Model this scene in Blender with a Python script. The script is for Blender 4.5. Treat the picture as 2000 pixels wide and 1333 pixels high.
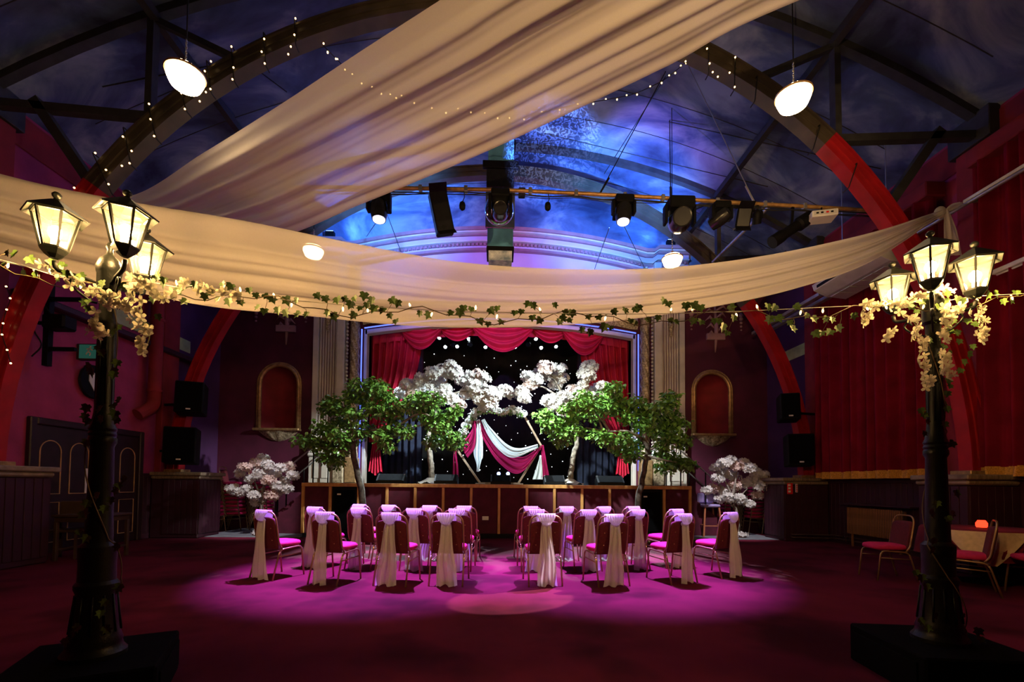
import bpy, math, random
from mathutils import Vector as V, Matrix, Euler
R = random.Random(11)
D = math.radians
scene = bpy.context.scene
for o in list(bpy.data.objects):
    bpy.data.objects.remove(o)
COL = scene.collection

# ------------------------------------------------------------------ camera
FPX, CX, CY, CAMH = 900.0, 1000.0, 914.0, 1.3
CAMROT = Matrix.Rotation(D(-1.78), 3, 'Z') @ Matrix.Rotation(D(92.0), 3, 'X') @ Matrix.Rotation(D(0.5), 3, 'Z')
cd = bpy.data.cameras.new('camera'); cam = bpy.data.objects.new('camera', cd); COL.objects.link(cam)
cam.location = (0, 0, CAMH); cam.rotation_euler = CAMROT.to_euler()
cd.sensor_width = 36; cd.lens = FPX / 2000 * 36
cd.shift_x = (1000 - CX) / 2000; cd.shift_y = (CY - 666.5) / 2000
cd.clip_start = 0.05; cd.clip_end = 100
scene.camera = cam
# ------------------------------------------------------------------ world, exposure
w = bpy.data.worlds.new('hall_dark'); scene.world = w; w.use_nodes = True
w.node_tree.nodes['Background'].inputs[0].default_value = (0.25, 0.3, 0.5, 1)
w.node_tree.nodes['Background'].inputs[1].default_value = 0.0
vs = scene.view_settings
vs.view_transform = 'Standard'; vs.look = 'None'; vs.gamma = 1; vs.exposure = 0.0; vs.use_curve_mapping = False
cy = scene.cycles
cy.max_bounces = 4; cy.diffuse_bounces = 2; cy.glossy_bounces = 2; cy.transmission_bounces = 3
cy.transparent_max_bounces = 8; cy.sample_clamp_indirect = 2.0
cy.use_adaptive_sampling = True; cy.adaptive_threshold = 0.03
cy.caustics_reflective = False; cy.caustics_refractive = False

# lamp powers (used by the lamp builders further down)
LANTERN_W = 72.0
PENDANT_W = 40.0
WASH_W = 12000.0       # violet moving heads on the seats
STAGE_W = 10000.0       # stage par cans
FRONT_W = 5600.0       # front fresnel on the stage set
AISLE_W = 6500.0       # profile spot on the aisle
REAR_W = 2100.0        # added unseen uplighters that warm the sail
TREE_W = 1700.0        # added spots on the small blossom trees
SKY_W = 4800.0         # added blue beams on the painted sky
BLUE_W = 700.0        # blue uplights on the cornice
TYMP_W = 800.0        # violet floods on the tympanum
WARMCOL = (1.0, 0.58, 0.20)
PENDCOL = (1.0, 0.70, 0.36)

# ------------------------------------------------------------------ helpers
def ray(x, y): return CAMROT @ V(((x - CX) / FPX, -(y - CY) / FPX, -1.0))
def P(x, y, Y):
    d = ray(x, y); return d * (Y / d.y) + V((0, 0, CAMH))
def PX(x, y, X):
    d = ray(x, y); return d * (X / d.x) + V((0, 0, CAMH))
def PZ(x, y, z):
    d = ray(x, y); return d * ((z - CAMH) / d.z) + V((0, 0, CAMH))
def PL(x, y, a, b):                      # meet the vertical plane through the plan points a and b
    d = ray(x, y); n = (b[1] - a[1], a[0] - b[0]); k = (n[0] * a[0] + n[1] * a[1]) / (n[0] * d.x + n[1] * d.y)
    return d * k + V((0, 0, CAMH))

def PC(x, y, gap=.012):                  # meet the underside of the ceiling
    d = ray(x, y); lo, hi = 0.0, 60.0
    for _ in range(50):
        m = (lo + hi) / 2; p = d * m
        if CAMH + p.z > 9.7 - .0375 * p.x ** 2 - gap: hi = m
        else: lo = m
    return d * lo + V((0, 0, CAMH))

def catmull(pts, n):
    pts = [V(p) for p in pts]; out = []
    m = len(pts) - 1
    for i in range(n):
        t = i / (n - 1) * m; k = min(int(t), m - 1); u = t - k
        p1, p2 = pts[k], pts[k + 1]
        p0 = pts[k - 1] if k > 0 else p1 * 2 - p2
        p3 = pts[k + 2] if k + 2 <= m else p2 * 2 - p1
        out.append(0.5 * ((2 * p1) + (p2 - p0) * u + (2 * p0 - 5 * p1 + 4 * p2 - p3) * u * u + (3 * p1 - p0 - 3 * p2 + p3) * u ** 3))
    return out

class MB:
    def __init__(s): s.v = []; s.f = []
    def add(s, vs, fs):
        k = len(s.v); s.v += [V(p) for p in vs]; s.f += [[i + k for i in f] for f in fs]; return s
    def box(s, x0, x1, y0, y1, z0, z1):
        return s.add([(x0,y0,z0),(x1,y0,z0),(x1,y1,z0),(x0,y1,z0),(x0,y0,z1),(x1,y0,z1),(x1,y1,z1),(x0,y1,z1)],
                     [(0,3,2,1),(4,5,6,7),(0,1,5,4),(1,2,6,5),(2,3,7,6),(3,0,4,7)])
    def bbox(s, x0, x1, y0, y1, z0, z1, b):      # box with chamfered edges
        xs, ys, zs = (x0, x1), (y0, y1), (z0, z1); vs = []; idx = {}
        for i in (0, 1):
            for j in (0, 1):
                for k in (0, 1):
                    sx, sy, sz = (1 - 2 * i) * b, (1 - 2 * j) * b, (1 - 2 * k) * b
                    for a, p in enumerate(((xs[i], ys[j] + sy, zs[k] + sz), (xs[i] + sx, ys[j], zs[k] + sz), (xs[i] + sx, ys[j] + sy, zs[k]))):
                        idx[(i, j, k, a)] = len(vs); vs.append(p)
        fs = []
        for i in (0, 1):
            q = [idx[(i, 0, 0, 0)], idx[(i, 1, 0, 0)], idx[(i, 1, 1, 0)], idx[(i, 0, 1, 0)]]; fs.append(q if i else q[::-1])
            q = [idx[(0, i, 0, 1)], idx[(1, i, 0, 1)], idx[(1, i, 1, 1)], idx[(0, i, 1, 1)]]; fs.append(q if not i else q[::-1])
            q = [idx[(0, 0, i, 2)], idx[(1, 0, i, 2)], idx[(1, 1, i, 2)], idx[(0, 1, i, 2)]]; fs.append(q if i else q[::-1])
        for i in (0, 1):
            for j in (0, 1):
                fs.append([idx[(i, j, 0, 0)], idx[(i, j, 0, 1)], idx[(i, j, 1, 1)], idx[(i, j, 1, 0)]])
                fs.append([idx[(i, 0, j, 0)], idx[(i, 0, j, 2)], idx[(i, 1, j, 2)], idx[(i, 1, j, 0)]])
                fs.append([idx[(0, i, j, 1)], idx[(0, i, j, 2)], idx[(1, i, j, 2)], idx[(1, i, j, 1)]])
                for k in (0, 1): fs.append([idx[(i, j, k, 0)], idx[(i, j, k, 1)], idx[(i, j, k, 2)]])
        return s.add(vs, fs)
    def bar(s, a, b, w, h=None, up=(0, 0, 1)):    # rectangular bar from a to b
        a, b = V(a), V(b); h = h or w; t = (b - a).normalized(); u = V(up)
        if abs(t.dot(u)) > .98: u = V((1, 0, 0))
        sx = t.cross(u).normalized() * (w / 2); sy = sx.cross(t).normalized() * (h / 2)
        vs = [p + i * sx + j * sy for p in (a, b) for i, j in ((-1,-1),(1,-1),(1,1),(-1,1))]
        return s.add(vs, [(0,1,2,3),(7,6,5,4),(0,4,5,1),(1,5,6,2),(2,6,7,3),(3,7,4,0)])
    def tube(s, pts, r, n=8, cap=True):
        pts = [V(p) for p in pts]; m = len(pts); rs = r if isinstance(r, (list, tuple)) else [r] * m
        up = None; rings = []
        for i, p in enumerate(pts):
            t = (pts[min(i + 1, m - 1)] - pts[max(i - 1, 0)])
            t = t.normalized() if t.length > 1e-9 else V((0, 0, 1))
            if up is None: up = t.orthogonal().normalized()
            up = (up - t * up.dot(t)); up = up.normalized() if up.length > 1e-6 else t.orthogonal().normalized()
            sd = t.cross(up)
            rings.append([p + (up * math.cos(2 * math.pi * j / n) + sd * math.sin(2 * math.pi * j / n)) * rs[i] for j in range(n)])
        k = len(s.v)
        for q in rings: s.v += q
        for i in range(m - 1):
            for j in range(n):
                s.f.append([k + i*n + j, k + i*n + (j+1) % n, k + (i+1)*n + (j+1) % n, k + (i+1)*n + j])
        if cap: s.f.append([k + j for j in range(n)][::-1]); s.f.append([k + (m-1)*n + j for j in range(n)])
        return s
    def lathe(s, prof, n=20, c=(0, 0), flute=0.0, nf=0):
        k = len(s.v); m = len(prof)
        for r, z in prof:
            for j in range(n):
                a = 2 * math.pi * j / n; q = r
                s.v.append(V((c[0] + q * math.cos(a), c[1] + q * math.sin(a), z)))
        for i in range(m - 1):
            for j in range(n):
                s.f.append([k + i*n + j, k + i*n + (j+1) % n, k + (i+1)*n + (j+1) % n, k + (i+1)*n + j])
        if prof[0][0] > 1e-4: s.f.append([k + j for j in range(n)][::-1])
        if prof[-1][0] > 1e-4: s.f.append([k + (m-1)*n + j for j in range(n)])
        return s
    def prism(s, pts, vec):
        pts = [V(p) for p in pts]; n = len(pts); vec = V(vec)
        return s.add(pts + [p + vec for p in pts], [list(range(n))[::-1], list(range(n, 2*n))] + [[i, (i+1) % n, n + (i+1) % n, n + i] for i in range(n)])
    def grid(s, rows, wrap=False):
        k = len(s.v); n = len(rows[0])
        for q in rows: s.v += [V(p) for p in q]
        for i in range(len(rows) - 1):
            for j in range(n if wrap else n - 1):
                s.f.append([k + i*n + j, k + i*n + (j+1) % n, k + (i+1)*n + (j+1) % n, k + (i+1)*n + j])
        return s
    def ball(s, c, r, nu=12, nv=8, sc=(1, 1, 1)):
        c = V(c); rows = [[c + V((r*sc[0]*math.sin(math.pi*i/nv)*math.cos(2*math.pi*j/nu), r*sc[1]*math.sin(math.pi*i/nv)*math.sin(2*math.pi*j/nu), r*sc[2]*math.cos(math.pi*i/nv))) for j in range(nu)] for i in range(nv + 1)]
        return s.grid(rows, True)
    def xf(s, m):
        s.v = [m @ p for p in s.v]; return s
    def mesh(s, name, mat, smooth=None):
        me = bpy.data.meshes.new(name); me.from_pydata([tuple(p) for p in s.v], [], s.f)
        me.materials.append(mat); 
        if smooth is not None:
            me.shade_smooth()
            if smooth < 180: me.set_sharp_from_angle(angle=D(smooth))
        me.update(); return me
    def build(s, name, mat, parent=None, smooth=None, world=False):
        return put(name, s.mesh(name, mat, smooth), parent, world=world)

def put(name, me, parent=None, loc=None, rot=None, scale=None, world=False):
    o = bpy.data.objects.new(name, me); COL.objects.link(o)
    if parent is not None:
        o.parent = parent
        if world: o.matrix_parent_inverse = Matrix.Translation(parent.location).inverted()
    if loc is not None: o.location = loc
    if rot is not None: o.rotation_euler = rot
    if scale is not None: o.scale = (scale,) * 3 if isinstance(scale, (int, float)) else scale
    return o
def tag(o, label=None, cat=None, group=None, kind=None):
    if label: o['label'] = label
    if cat: o['category'] = cat
    if group: o['group'] = group
    if kind: o['kind'] = kind
    return o
def thing(name, label, cat, loc=(0, 0, 0), rotz=0.0, group=None, kind=None):
    o = bpy.data.objects.new(name, None); COL.objects.link(o)
    o.empty_display_size = .1
    o.location = loc; o.rotation_euler = (0, 0, rotz)
    return tag(o, label, cat, group, kind)
def struct(o): o['kind'] = 'structure'; return o
def light(kind, name, parent, loc, energy, color, radius=.05, target=None, size=60, blend=.5, world=True):
    l = bpy.data.lights.new(name, kind); l.energy = energy; l.color = color; l.shadow_soft_size = radius
    o = bpy.data.objects.new(name, l); COL.objects.link(o)
    if parent is not None:
        o.parent = parent
        if world: o.matrix_parent_inverse = Matrix.Translation(parent.location).inverted()
    o.location = loc
    if kind == 'SPOT':
        l.spot_size = D(size); l.spot_blend = blend
        o.rotation_euler = (V(target) - V(loc)).to_track_quat('-Z', 'Y').to_euler()
    return o

# ------------------------------------------------------------------ materials
def mat(name, col, rough=.6, metal=0.0, var=.25, scale=6.0, bump=0.0, bscale=80.0, spec=.4, col2=None, sheen=0.0):
    m = bpy.data.materials.new(name); m.use_nodes = True; nt = m.node_tree; b = nt.nodes['Principled BSDF']
    b.inputs['Roughness'].default_value = rough; b.inputs['Metallic'].default_value = metal
    b.inputs['Specular IOR Level'].default_value = spec
    if sheen: b.inputs['Sheen Weight'].default_value = sheen; b.inputs['Sheen Tint'].default_value = (*col, 1)
    tc = nt.nodes.new('ShaderNodeTexCoord'); nz = nt.nodes.new('ShaderNodeTexNoise')
    nz.inputs['Scale'].default_value = scale; nz.inputs['Detail'].default_value = 4
    nt.links.new(tc.outputs['Object'], nz.inputs['Vector'])
    cr = nt.nodes.new('ShaderNodeValToRGB'); e = cr.color_ramp.elements
    e[0].position = .3; e[1].position = .7
    e[0].color = (*[c * (1 - var) for c in col], 1); e[1].color = (*(col2 or [min(1, c * (1 + var)) for c in col]), 1)
    nt.links.new(nz.outputs['Fac'], cr.inputs[0]); nt.links.new(cr.outputs[0], b.inputs['Base Color'])
    if bump:
        n2 = nt.nodes.new('ShaderNodeTexNoise'); n2.inputs['Scale'].default_value = bscale
        nt.links.new(tc.outputs['Object'], n2.inputs['Vector'])
        bp = nt.nodes.new('ShaderNodeBump'); bp.inputs['Strength'].default_value = bump; bp.inputs['Distance'].default_value = .01
        nt.links.new(n2.outputs['Fac'], bp.inputs['Height']); nt.links.new(bp.outputs[0], b.inputs['Normal'])
    return m
def emit(name, col, strength, sample=False):
    m = bpy.data.materials.new(name); m.use_nodes = True; nt = m.node_tree; nt.nodes.clear()
    e = nt.nodes.new('ShaderNodeEmission'); e.inputs[0].default_value = (*col, 1); e.inputs[1].default_value = strength
    o = nt.nodes.new('ShaderNodeOutputMaterial'); nt.links.new(e.outputs[0], o.inputs[0])
    if not sample: m.cycles.emission_sampling = 'NONE'
    return m
def cloth(name, col, trans=.12, transl=.45, scale=60.0):
    m = bpy.data.materials.new(name); m.use_nodes = True; nt = m.node_tree; nt.nodes.clear(); N = nt.nodes.new; L = nt.links.new
    out = N('ShaderNodeOutputMaterial'); tc = N('ShaderNodeTexCoord'); nz = N('ShaderNodeTexNoise')
    nz.inputs['Scale'].default_value = scale; L(tc.outputs['Object'], nz.inputs['Vector'])
    cr = N('ShaderNodeValToRGB'); cr.color_ramp.elements[0].color = (*[c * .88 for c in col], 1); cr.color_ramp.elements[1].color = (*col, 1)
    L(nz.outputs['Fac'], cr.inputs[0])
    df = N('ShaderNodeBsdfDiffuse'); tl = N('ShaderNodeBsdfTranslucent'); tp = N('ShaderNodeBsdfTransparent')
    L(cr.outputs[0], df.inputs[0]); L(cr.outputs[0], tl.inputs[0])
    a = N('ShaderNodeMixShader'); a.inputs[0].default_value = transl; L(df.outputs[0], a.inputs[1]); L(tl.outputs[0], a.inputs[2])
    b = N('ShaderNodeMixShader'); b.inputs[0].default_value = trans; L(a.outputs[0], b.inputs[1]); L(tp.outputs[0], b.inputs[2])
    L(b.outputs[0], out.inputs[0]); return m
def glass(name, col=(1, 1, 1), gloss=.12):
    m = bpy.data.materials.new(name); m.use_nodes = True; nt = m.node_tree; nt.nodes.clear(); N = nt.nodes.new; L = nt.links.new
    out = N('ShaderNodeOutputMaterial'); tp = N('ShaderNodeBsdfTransparent'); tp.inputs[0].default_value = (*col, 1)
    gl = N('ShaderNodeBsdfGlossy'); gl.inputs['Roughness'].default_value = .05
    mx = N('ShaderNodeMixShader'); mx.inputs[0].default_value = gloss; L(tp.outputs[0], mx.inputs[1]); L(gl.outputs[0], mx.inputs[2])
    tl = N('ShaderNodeBsdfTranslucent'); m2 = N('ShaderNodeMixShader'); m2.inputs[0].default_value = .010; L(mx.outputs[0], m2.inputs[1]); L(tl.outputs[0], m2.inputs[2])
    L(m2.outputs[0], out.inputs[0]); return m

def carpet_mat():
    m = mat('carpet_pile', (.10, .007, .022), .95, var=.25, scale=1.3, bump=.5, bscale=260, spec=.1, col2=(.12, .009, .027))
    nt = m.node_tree; b = nt.nodes['Principled BSDF']; src = b.inputs['Base Color'].links[0].from_socket
    tc = [n for n in nt.nodes if n.type == 'TEX_COORD'][0]
    nz = nt.nodes.new('ShaderNodeTexNoise'); nz.inputs['Scale'].default_value = .9; nz.inputs['Detail'].default_value = 3
    nt.links.new(tc.outputs['Object'], nz.inputs['Vector'])
    cr = nt.nodes.new('ShaderNodeValToRGB'); cr.color_ramp.elements[0].position = .36; cr.color_ramp.elements[1].position = .5
    cr.color_ramp.elements[0].color = (.45, .4, .45, 1); cr.color_ramp.elements[1].color = (1, 1, 1, 1)
    nt.links.new(nz.outputs['Fac'], cr.inputs[0])
    mx = nt.nodes.new('ShaderNodeMix'); mx.data_type = 'RGBA'; mx.blend_type = 'MULTIPLY'; mx.inputs[0].default_value = 1
    nt.links.new(src, mx.inputs[6]); nt.links.new(cr.outputs[0], mx.inputs[7]); nt.links.new(mx.outputs[2], b.inputs['Base Color'])
    return m
def sky_mat():
    m = bpy.data.materials.new('painted_sky'); m.use_nodes = True; nt = m.node_tree; b = nt.nodes['Principled BSDF']
    b.inputs['Roughness'].default_value = .9; b.inputs['Specular IOR Level'].default_value = .1
    tc = nt.nodes.new('ShaderNodeTexCoord'); mp = nt.nodes.new('ShaderNodeMapping'); mp.inputs['Scale'].default_value = (.55, .9, .8)
    mp.inputs['Rotation'].default_value = (0, 0, .5)
    nz = nt.nodes.new('ShaderNodeTexNoise'); nz.inputs['Scale'].default_value = 1.0; nz.inputs['Detail'].default_value = 7; nz.inputs['Roughness'].default_value = .55
    nz.inputs['Distortion'].default_value = .6
    nt.links.new(tc.outputs['Object'], mp.inputs[0]); nt.links.new(mp.outputs[0], nz.inputs['Vector'])
    cr = nt.nodes.new('ShaderNodeValToRGB'); e = cr.color_ramp.elements
    e[0].position = .36; e[0].color = (.035, .045, .10, 1); e[1].position = .68; e[1].color = (.34, .42, .55, 1)
    k = e.new(.5); k.color = (.09, .13, .25, 1)
    nt.links.new(nz.outputs['Fac'], cr.inputs[0]); nt.links.new(cr.outputs[0], b.inputs['Base Color'])
    return m
def wood_mat(name, c1, c2, axis_scale=(2, 2, 12), rough=.5):
    m = bpy.data.materials.new(name); m.use_nodes = True; nt = m.node_tree; b = nt.nodes['Principled BSDF']
    b.inputs['Roughness'].default_value = rough
    tc = nt.nodes.new('ShaderNodeTexCoord'); mp = nt.nodes.new('ShaderNodeMapping'); mp.inputs['Scale'].default_value = axis_scale
    nz = nt.nodes.new('ShaderNodeTexNoise'); nz.inputs['Scale'].default_value = 3; nz.inputs['Detail'].default_value = 5
    nt.links.new(tc.outputs['Object'], mp.inputs[0]); nt.links.new(mp.outputs[0], nz.inputs['Vector'])
    cr = nt.nodes.new('ShaderNodeValToRGB'); e = cr.color_ramp.elements
    e[0].position = .3; e[0].color = (*c1, 1); e[1].position = .7; e[1].color = (*c2, 1)
    nt.links.new(nz.outputs['Fac'], cr.inputs[0]); nt.links.new(cr.outputs[0], b.inputs['Base Color'])
    return m

m_carpet = carpet_mat(); m_sky = sky_mat()
m_pink = mat('pink_plaster', (.28, .026, .095), .85, scale=2.5, var=.22, bump=.2, bscale=40)
m_redwall = mat('red_plaster', (.20, .012, .020), .85, scale=2.5, var=.25, bump=.2, bscale=40)
m_plum = mat('plum_paint', (.075, .007, .030), .7, scale=2, var=.25, bump=.1)
m_plumboard = mat('plum_boards', (.030, .004, .014), .6, scale=3, var=.3)
m_purplewall = mat('purple_paint', (.06, .014, .075), .8, scale=2, var=.2)
m_green = mat('pale_green_band', (.42, .50, .22), .8, var=.15)
m_ribbrown = mat('brown_steel', (.060, .046, .032), .5, scale=3, var=.3)
m_ribred = mat('red_steel', (.34, .008, .014), .45, scale=3, var=.25)
m_beam = mat('dark_beam', (.030, .030, .034), .7, var=.3)
m_cap = wood_mat('stained_oak', (.12, .085, .055), (.30, .23, .16), (12, 2, 2))
m_batten = wood_mat('pine_batten', (.42, .20, .06), (.60, .32, .11), (6, 6, 1.5))
m_panel = mat('maroon_felt', (.070, .006, .022), .9, var=.3, scale=4)
m_black = mat('black_plastic', (.004, .004, .005), .6, var=.3, spec=.12)
m_boxblack = mat('matt_black_paint', (.0022, .0022, .0026), .9, var=.3, spec=.06)
m_blackgloss = mat('gloss_black', (.012, .012, .014), .22, var=.2)
m_grille = mat('speaker_grille', (.003, .003, .004), .9, spec=.04, var=.4, scale=300, bump=.4, bscale=500)
m_postmetal = mat('cast_iron', (.006, .007, .005), .42, spec=.3, metal=.2, var=.4, scale=14, bump=.15)
m_cream = mat('cream_plaster', (.56, .50, .47), .6, var=.12, scale=3)
m_mauve = mat('mauve_plaster', (.30, .16, .19), .6, var=.12)
m_lilac = mat('lilac_plaster', (.52, .42, .62), .75, var=.08, scale=1.5)
m_goldtex = mat('gilded_relief', (.30, .20, .12), .45, metal=.35, var=.5, scale=22, bump=1.0, bscale=26, col2=(.62, .50, .36))
m_gold = mat('old_gold', (.42, .25, .12), .4, metal=.5, var=.35, scale=12)
m_velvet = mat('red_velvet', (.50, .008, .045), .75, var=.2, scale=3, sheen=.5)
m_curtain = mat('wine_velvet', (.17, .005, .020), .95, var=.25, scale=2.5, spec=.1)
m_fringe = mat('gold_fringe', (.55, .27, .05), .7, var=.4, scale=60)
m_seat = mat('cerise_upholstery', (.50, .012, .11), .8, var=.12, scale=30, sheen=.4)
m_back = mat('burgundy_upholstery', (.085, .005, .012), .85, var=.2, scale=40, sheen=.2)
m_frame = mat('bronze_tube', (.45, .30, .15), .32, metal=.75, var=.15)
m_sash = cloth('white_organza', (.80, .78, .80), .16, .35, 90)
m_voile = cloth('ivory_voile', (.80, .74, .68), .13, .30, 120)
m_burgchiffon = cloth('burgundy_chiffon', (.30, .012, .075), .05, .35, 60)
m_whitechiffon = cloth('white_chiffon', (.72, .80, .84), .06, .35, 60)
m_leaf = mat('glossy_leaf', (.06, .20, .03), .38, var=.5, scale=9, col2=(.19, .40, .07), spec=.5)
m_ivy = mat('ivy_leaf_green', (.060, .130, .030), .5, var=.4, scale=14, col2=(.17, .28, .06))
m_moss = mat('green_moss', (.08, .22, .03), .95, var=.4, scale=30, bump=1, bscale=60)
m_stem = mat('brown_stem', (.16, .11, .05), .7, var=.3)
m_greenstem = mat('pale_green_stem', (.34, .40, .14), .6, var=.2)
m_bark = mat('grey_bark', (.16, .13, .11), .85, var=.5, scale=12, bump=1, bscale=30, col2=(.36, .32, .28))
m_bark2 = mat('dark_bark', (.045, .035, .03), .9, var=.5, scale=12, bump=1, bscale=30, col2=(.11, .09, .075))
m_petal = cloth('white_petal', (.88, .86, .85), 0, .5, 8)
m_petalpink = cloth('blush_petal', (.88, .70, .65), 0, .5, 8)
m_petalcream = cloth('cream_petal', (.90, .82, .58), 0, .35, 20)
m_white = mat('white_plastic', (.72, .72, .72), .45, var=.05)
m_offwhite = mat('grey_white_casing', (.55, .55, .58), .5, var=.08)
m_chrome = mat('chrome', (.75, .75, .78), .08, metal=1, var=.05)
m_steel = mat('galvanised_steel', (.45, .45, .46), .4, metal=.8, var=.2)
m_pipe = mat('brass_scaffold', (.42, .24, .09), .45, metal=.5, var=.35, scale=10)
m_cable = mat('black_cable', (.008, .008, .008), .6, var=.2)
m_wirew = mat('white_flex', (.75, .72, .62), .5, var=.1)
m_door = mat('dark_door', (.020, .006, .012), .5, var=.3)
m_doorgold = mat('door_bead', (.42, .24, .12), .5, var=.3)
m_rad = mat('radiator_bronze', (.26, .11, .04), .5, metal=.3, var=.3)
m_darkwood = mat('dark_wood', (.045, .022, .018), .5, var=.3)
m_stoolwood = wood_mat('stool_beech', (.32, .10, .05), (.45, .17, .08), (4, 4, 1))
m_stoolpad = mat('lilac_vinyl', (.30, .24, .50), .4, var=.1)
m_archwood = wood_mat('arch_timber', (.20, .14, .10), (.42, .31, .23), (3, 3, 3))
m_blueleg = mat('navy_wool', (.012, .018, .045), .9, var=.3)
m_starcloth = mat('black_wool', (.004, .004, .005), .95, var=.3)
m_stagefloor = mat('stage_lino', (.030, .032, .045), .35, var=.2)
m_vinyl = mat('grey_vinyl', (.16, .17, .20), .5, var=.25)
m_redplastic = mat('red_plastic', (.65, .012, .012), .4, var=.05)
m_tablecloth = mat('burgundy_linen', (.16, .006, .018), .9, var=.2)
m_overlay = mat('champagne_linen', (.60, .45, .28), .8, var=.12, scale=20)
m_mirror = mat('smoked_mirror', (.35, .42, .48), .12, metal=.8, var=.15, scale=2)
m_duct = mat('sky_blue_panel', (.10, .30, .52), .4, var=.3, scale=3)
m_swirl = mat('swirl_panel', (.35, .52, .75), .4, var=.5, scale=9, col2=(.8, .86, .92))
m_napkin = mat('white_cotton', (.70, .70, .70), .8, var=.1)
m_opal = emit('opal_glow', PENDCOL, PENDANT_W / (math.pi * .33), True)
m_bulb = emit('lamp_glow', WARMCOL, LANTERN_W / (math.pi * .0105), True)
m_fairy = emit('fairy_glow', (1.0, .62, .22), 7.0)
m_star = emit('star_glow', (.9, .95, 1.0), 3.0)
m_lens = emit('stage_lens', (.75, .92, 1.0), 40.0)
m_violens = emit('violet_lens', (.85, .75, 1.0), 8.0)
m_bluelens = emit('blue_lens', (.25, .35, 1.0), 14.0)
m_neon = emit('blue_neon', (.10, .16, 1.0), 2.2, True)
m_redglow = emit('red_lamp_glow', (1.0, .03, .01), 4.0)
m_glass = glass('clear_pane', (1, 1, 1), .10)

# ================================================================== THE SETTING
WX, BY, FY = 7.9, 13.2, -4.5          # side walls, end wall behind the stage, wall behind the camera
XO = 0.07                             # centre line of the stage
def ceil_z(x): return 9.7 - .0375 * x * x
ARCZ, RIN, ROUT = 1.37, 7.45, 7.73    # roof arches
def arc_pt(a, r, Y): return V((r * math.cos(a), Y, ARCZ + r * math.sin(a)))

fl = struct(MB().box(-WX - .2, WX + .2, FY, BY + .2, -.1, 0).build('floor', m_carpet))
tag(fl, 'worn burgundy carpet covering the hall floor', 'floor')
for x0, x1 in ((-7.0, -4.62), (4.72, 6.9)):
    MB().box(x0, x1, 10.95, 13.15, 0, .012).build('vinyl_strip', m_vinyl, fl)

xs = [-8.1 + 16.2 * i / 40 for i in range(41)]
ce = MB().grid([[(x, FY, ceil_z(x)) for x in xs], [(x, BY + .2, ceil_z(x)) for x in xs]])
ce.grid([[(x, FY, ceil_z(x) + .15) for x in xs], [(x, BY + .2, ceil_z(x) + .15) for x in xs]])
ceiling = struct(ce.build('ceiling', m_sky, smooth=60)); tag(ceiling, 'curved hall ceiling painted as a cloudy night sky', 'ceiling')
# thin seams of the ceiling boards
for i, yy in enumerate((5.4, 6.4, 8.3, 9.2, 10.1, 12.0, 12.6)):
    sm = MB().tube([(x, yy, ceil_z(x) - .004) for x in xs[2:-2]], .007, 4)
    sm.build('board_seam', m_beam, ceiling)

# ---- end wall with the stage opening and two niches
NICH = ((-6.21, .50, .04), (6.235, .49, .04))       # centre x, half width
NZ0, NZ1 = 2.80, 4.07                                # sill and springing of the arch
OPW = 3.93
def op_top(x): return 6.02 - .34 * ((x - XO) / OPW) ** 2
wb = MB(); fr = MB()
bx = sorted(set([round(-WX + i * .1, 3) for i in range(159)] + [XO - OPW, XO + OPW] + [n[0] + s * n[1] for n in NICH for s in (-1, 1)]))
for a, b in zip(bx, bx[1:]):
    if b - a < 1e-4: continue
    c = (a + b) / 2; FZ = 7.75
    segs = [(lambda x: 0.0, lambda x: FZ)]
    for n in NICH:
        if abs(c - n[0]) < n[1]:
            arch = lambda x, n=n: NZ1 + math.sqrt(max(0, n[1] ** 2 - (x - n[0]) ** 2))
            segs = [(lambda x: 0.0, lambda x: NZ0), (arch, lambda x: FZ)]
    if abs(c - XO) < OPW: segs = [(op_top, lambda x: FZ)]
    for lo, hi in segs:
        wb.add([(a, BY, lo(a)), (b, BY, lo(b)), (b, BY, hi(b)), (a, BY, hi(a))], [(0, 1, 2, 3)])
    fr.add([(a, BY, FZ), (b, BY, FZ), (b, BY, ceil_z(b) + .1), (a, BY, ceil_z(a) + .1)], [(0, 1, 2, 3)])
wall_back = struct(wb.build('wall_back', m_plum)); tag(wall_back, 'dark plum end wall framing the stage', 'wall')
fr.build('frieze', m_sky, wall_back)
wall_front = struct(MB().box(-WX - .2, WX + .2, FY - .2, FY, 0, 9.8).build('wall_front', m_plum)); tag(wall_front, 'plain dark wall at the back of the hall', 'wall')

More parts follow.
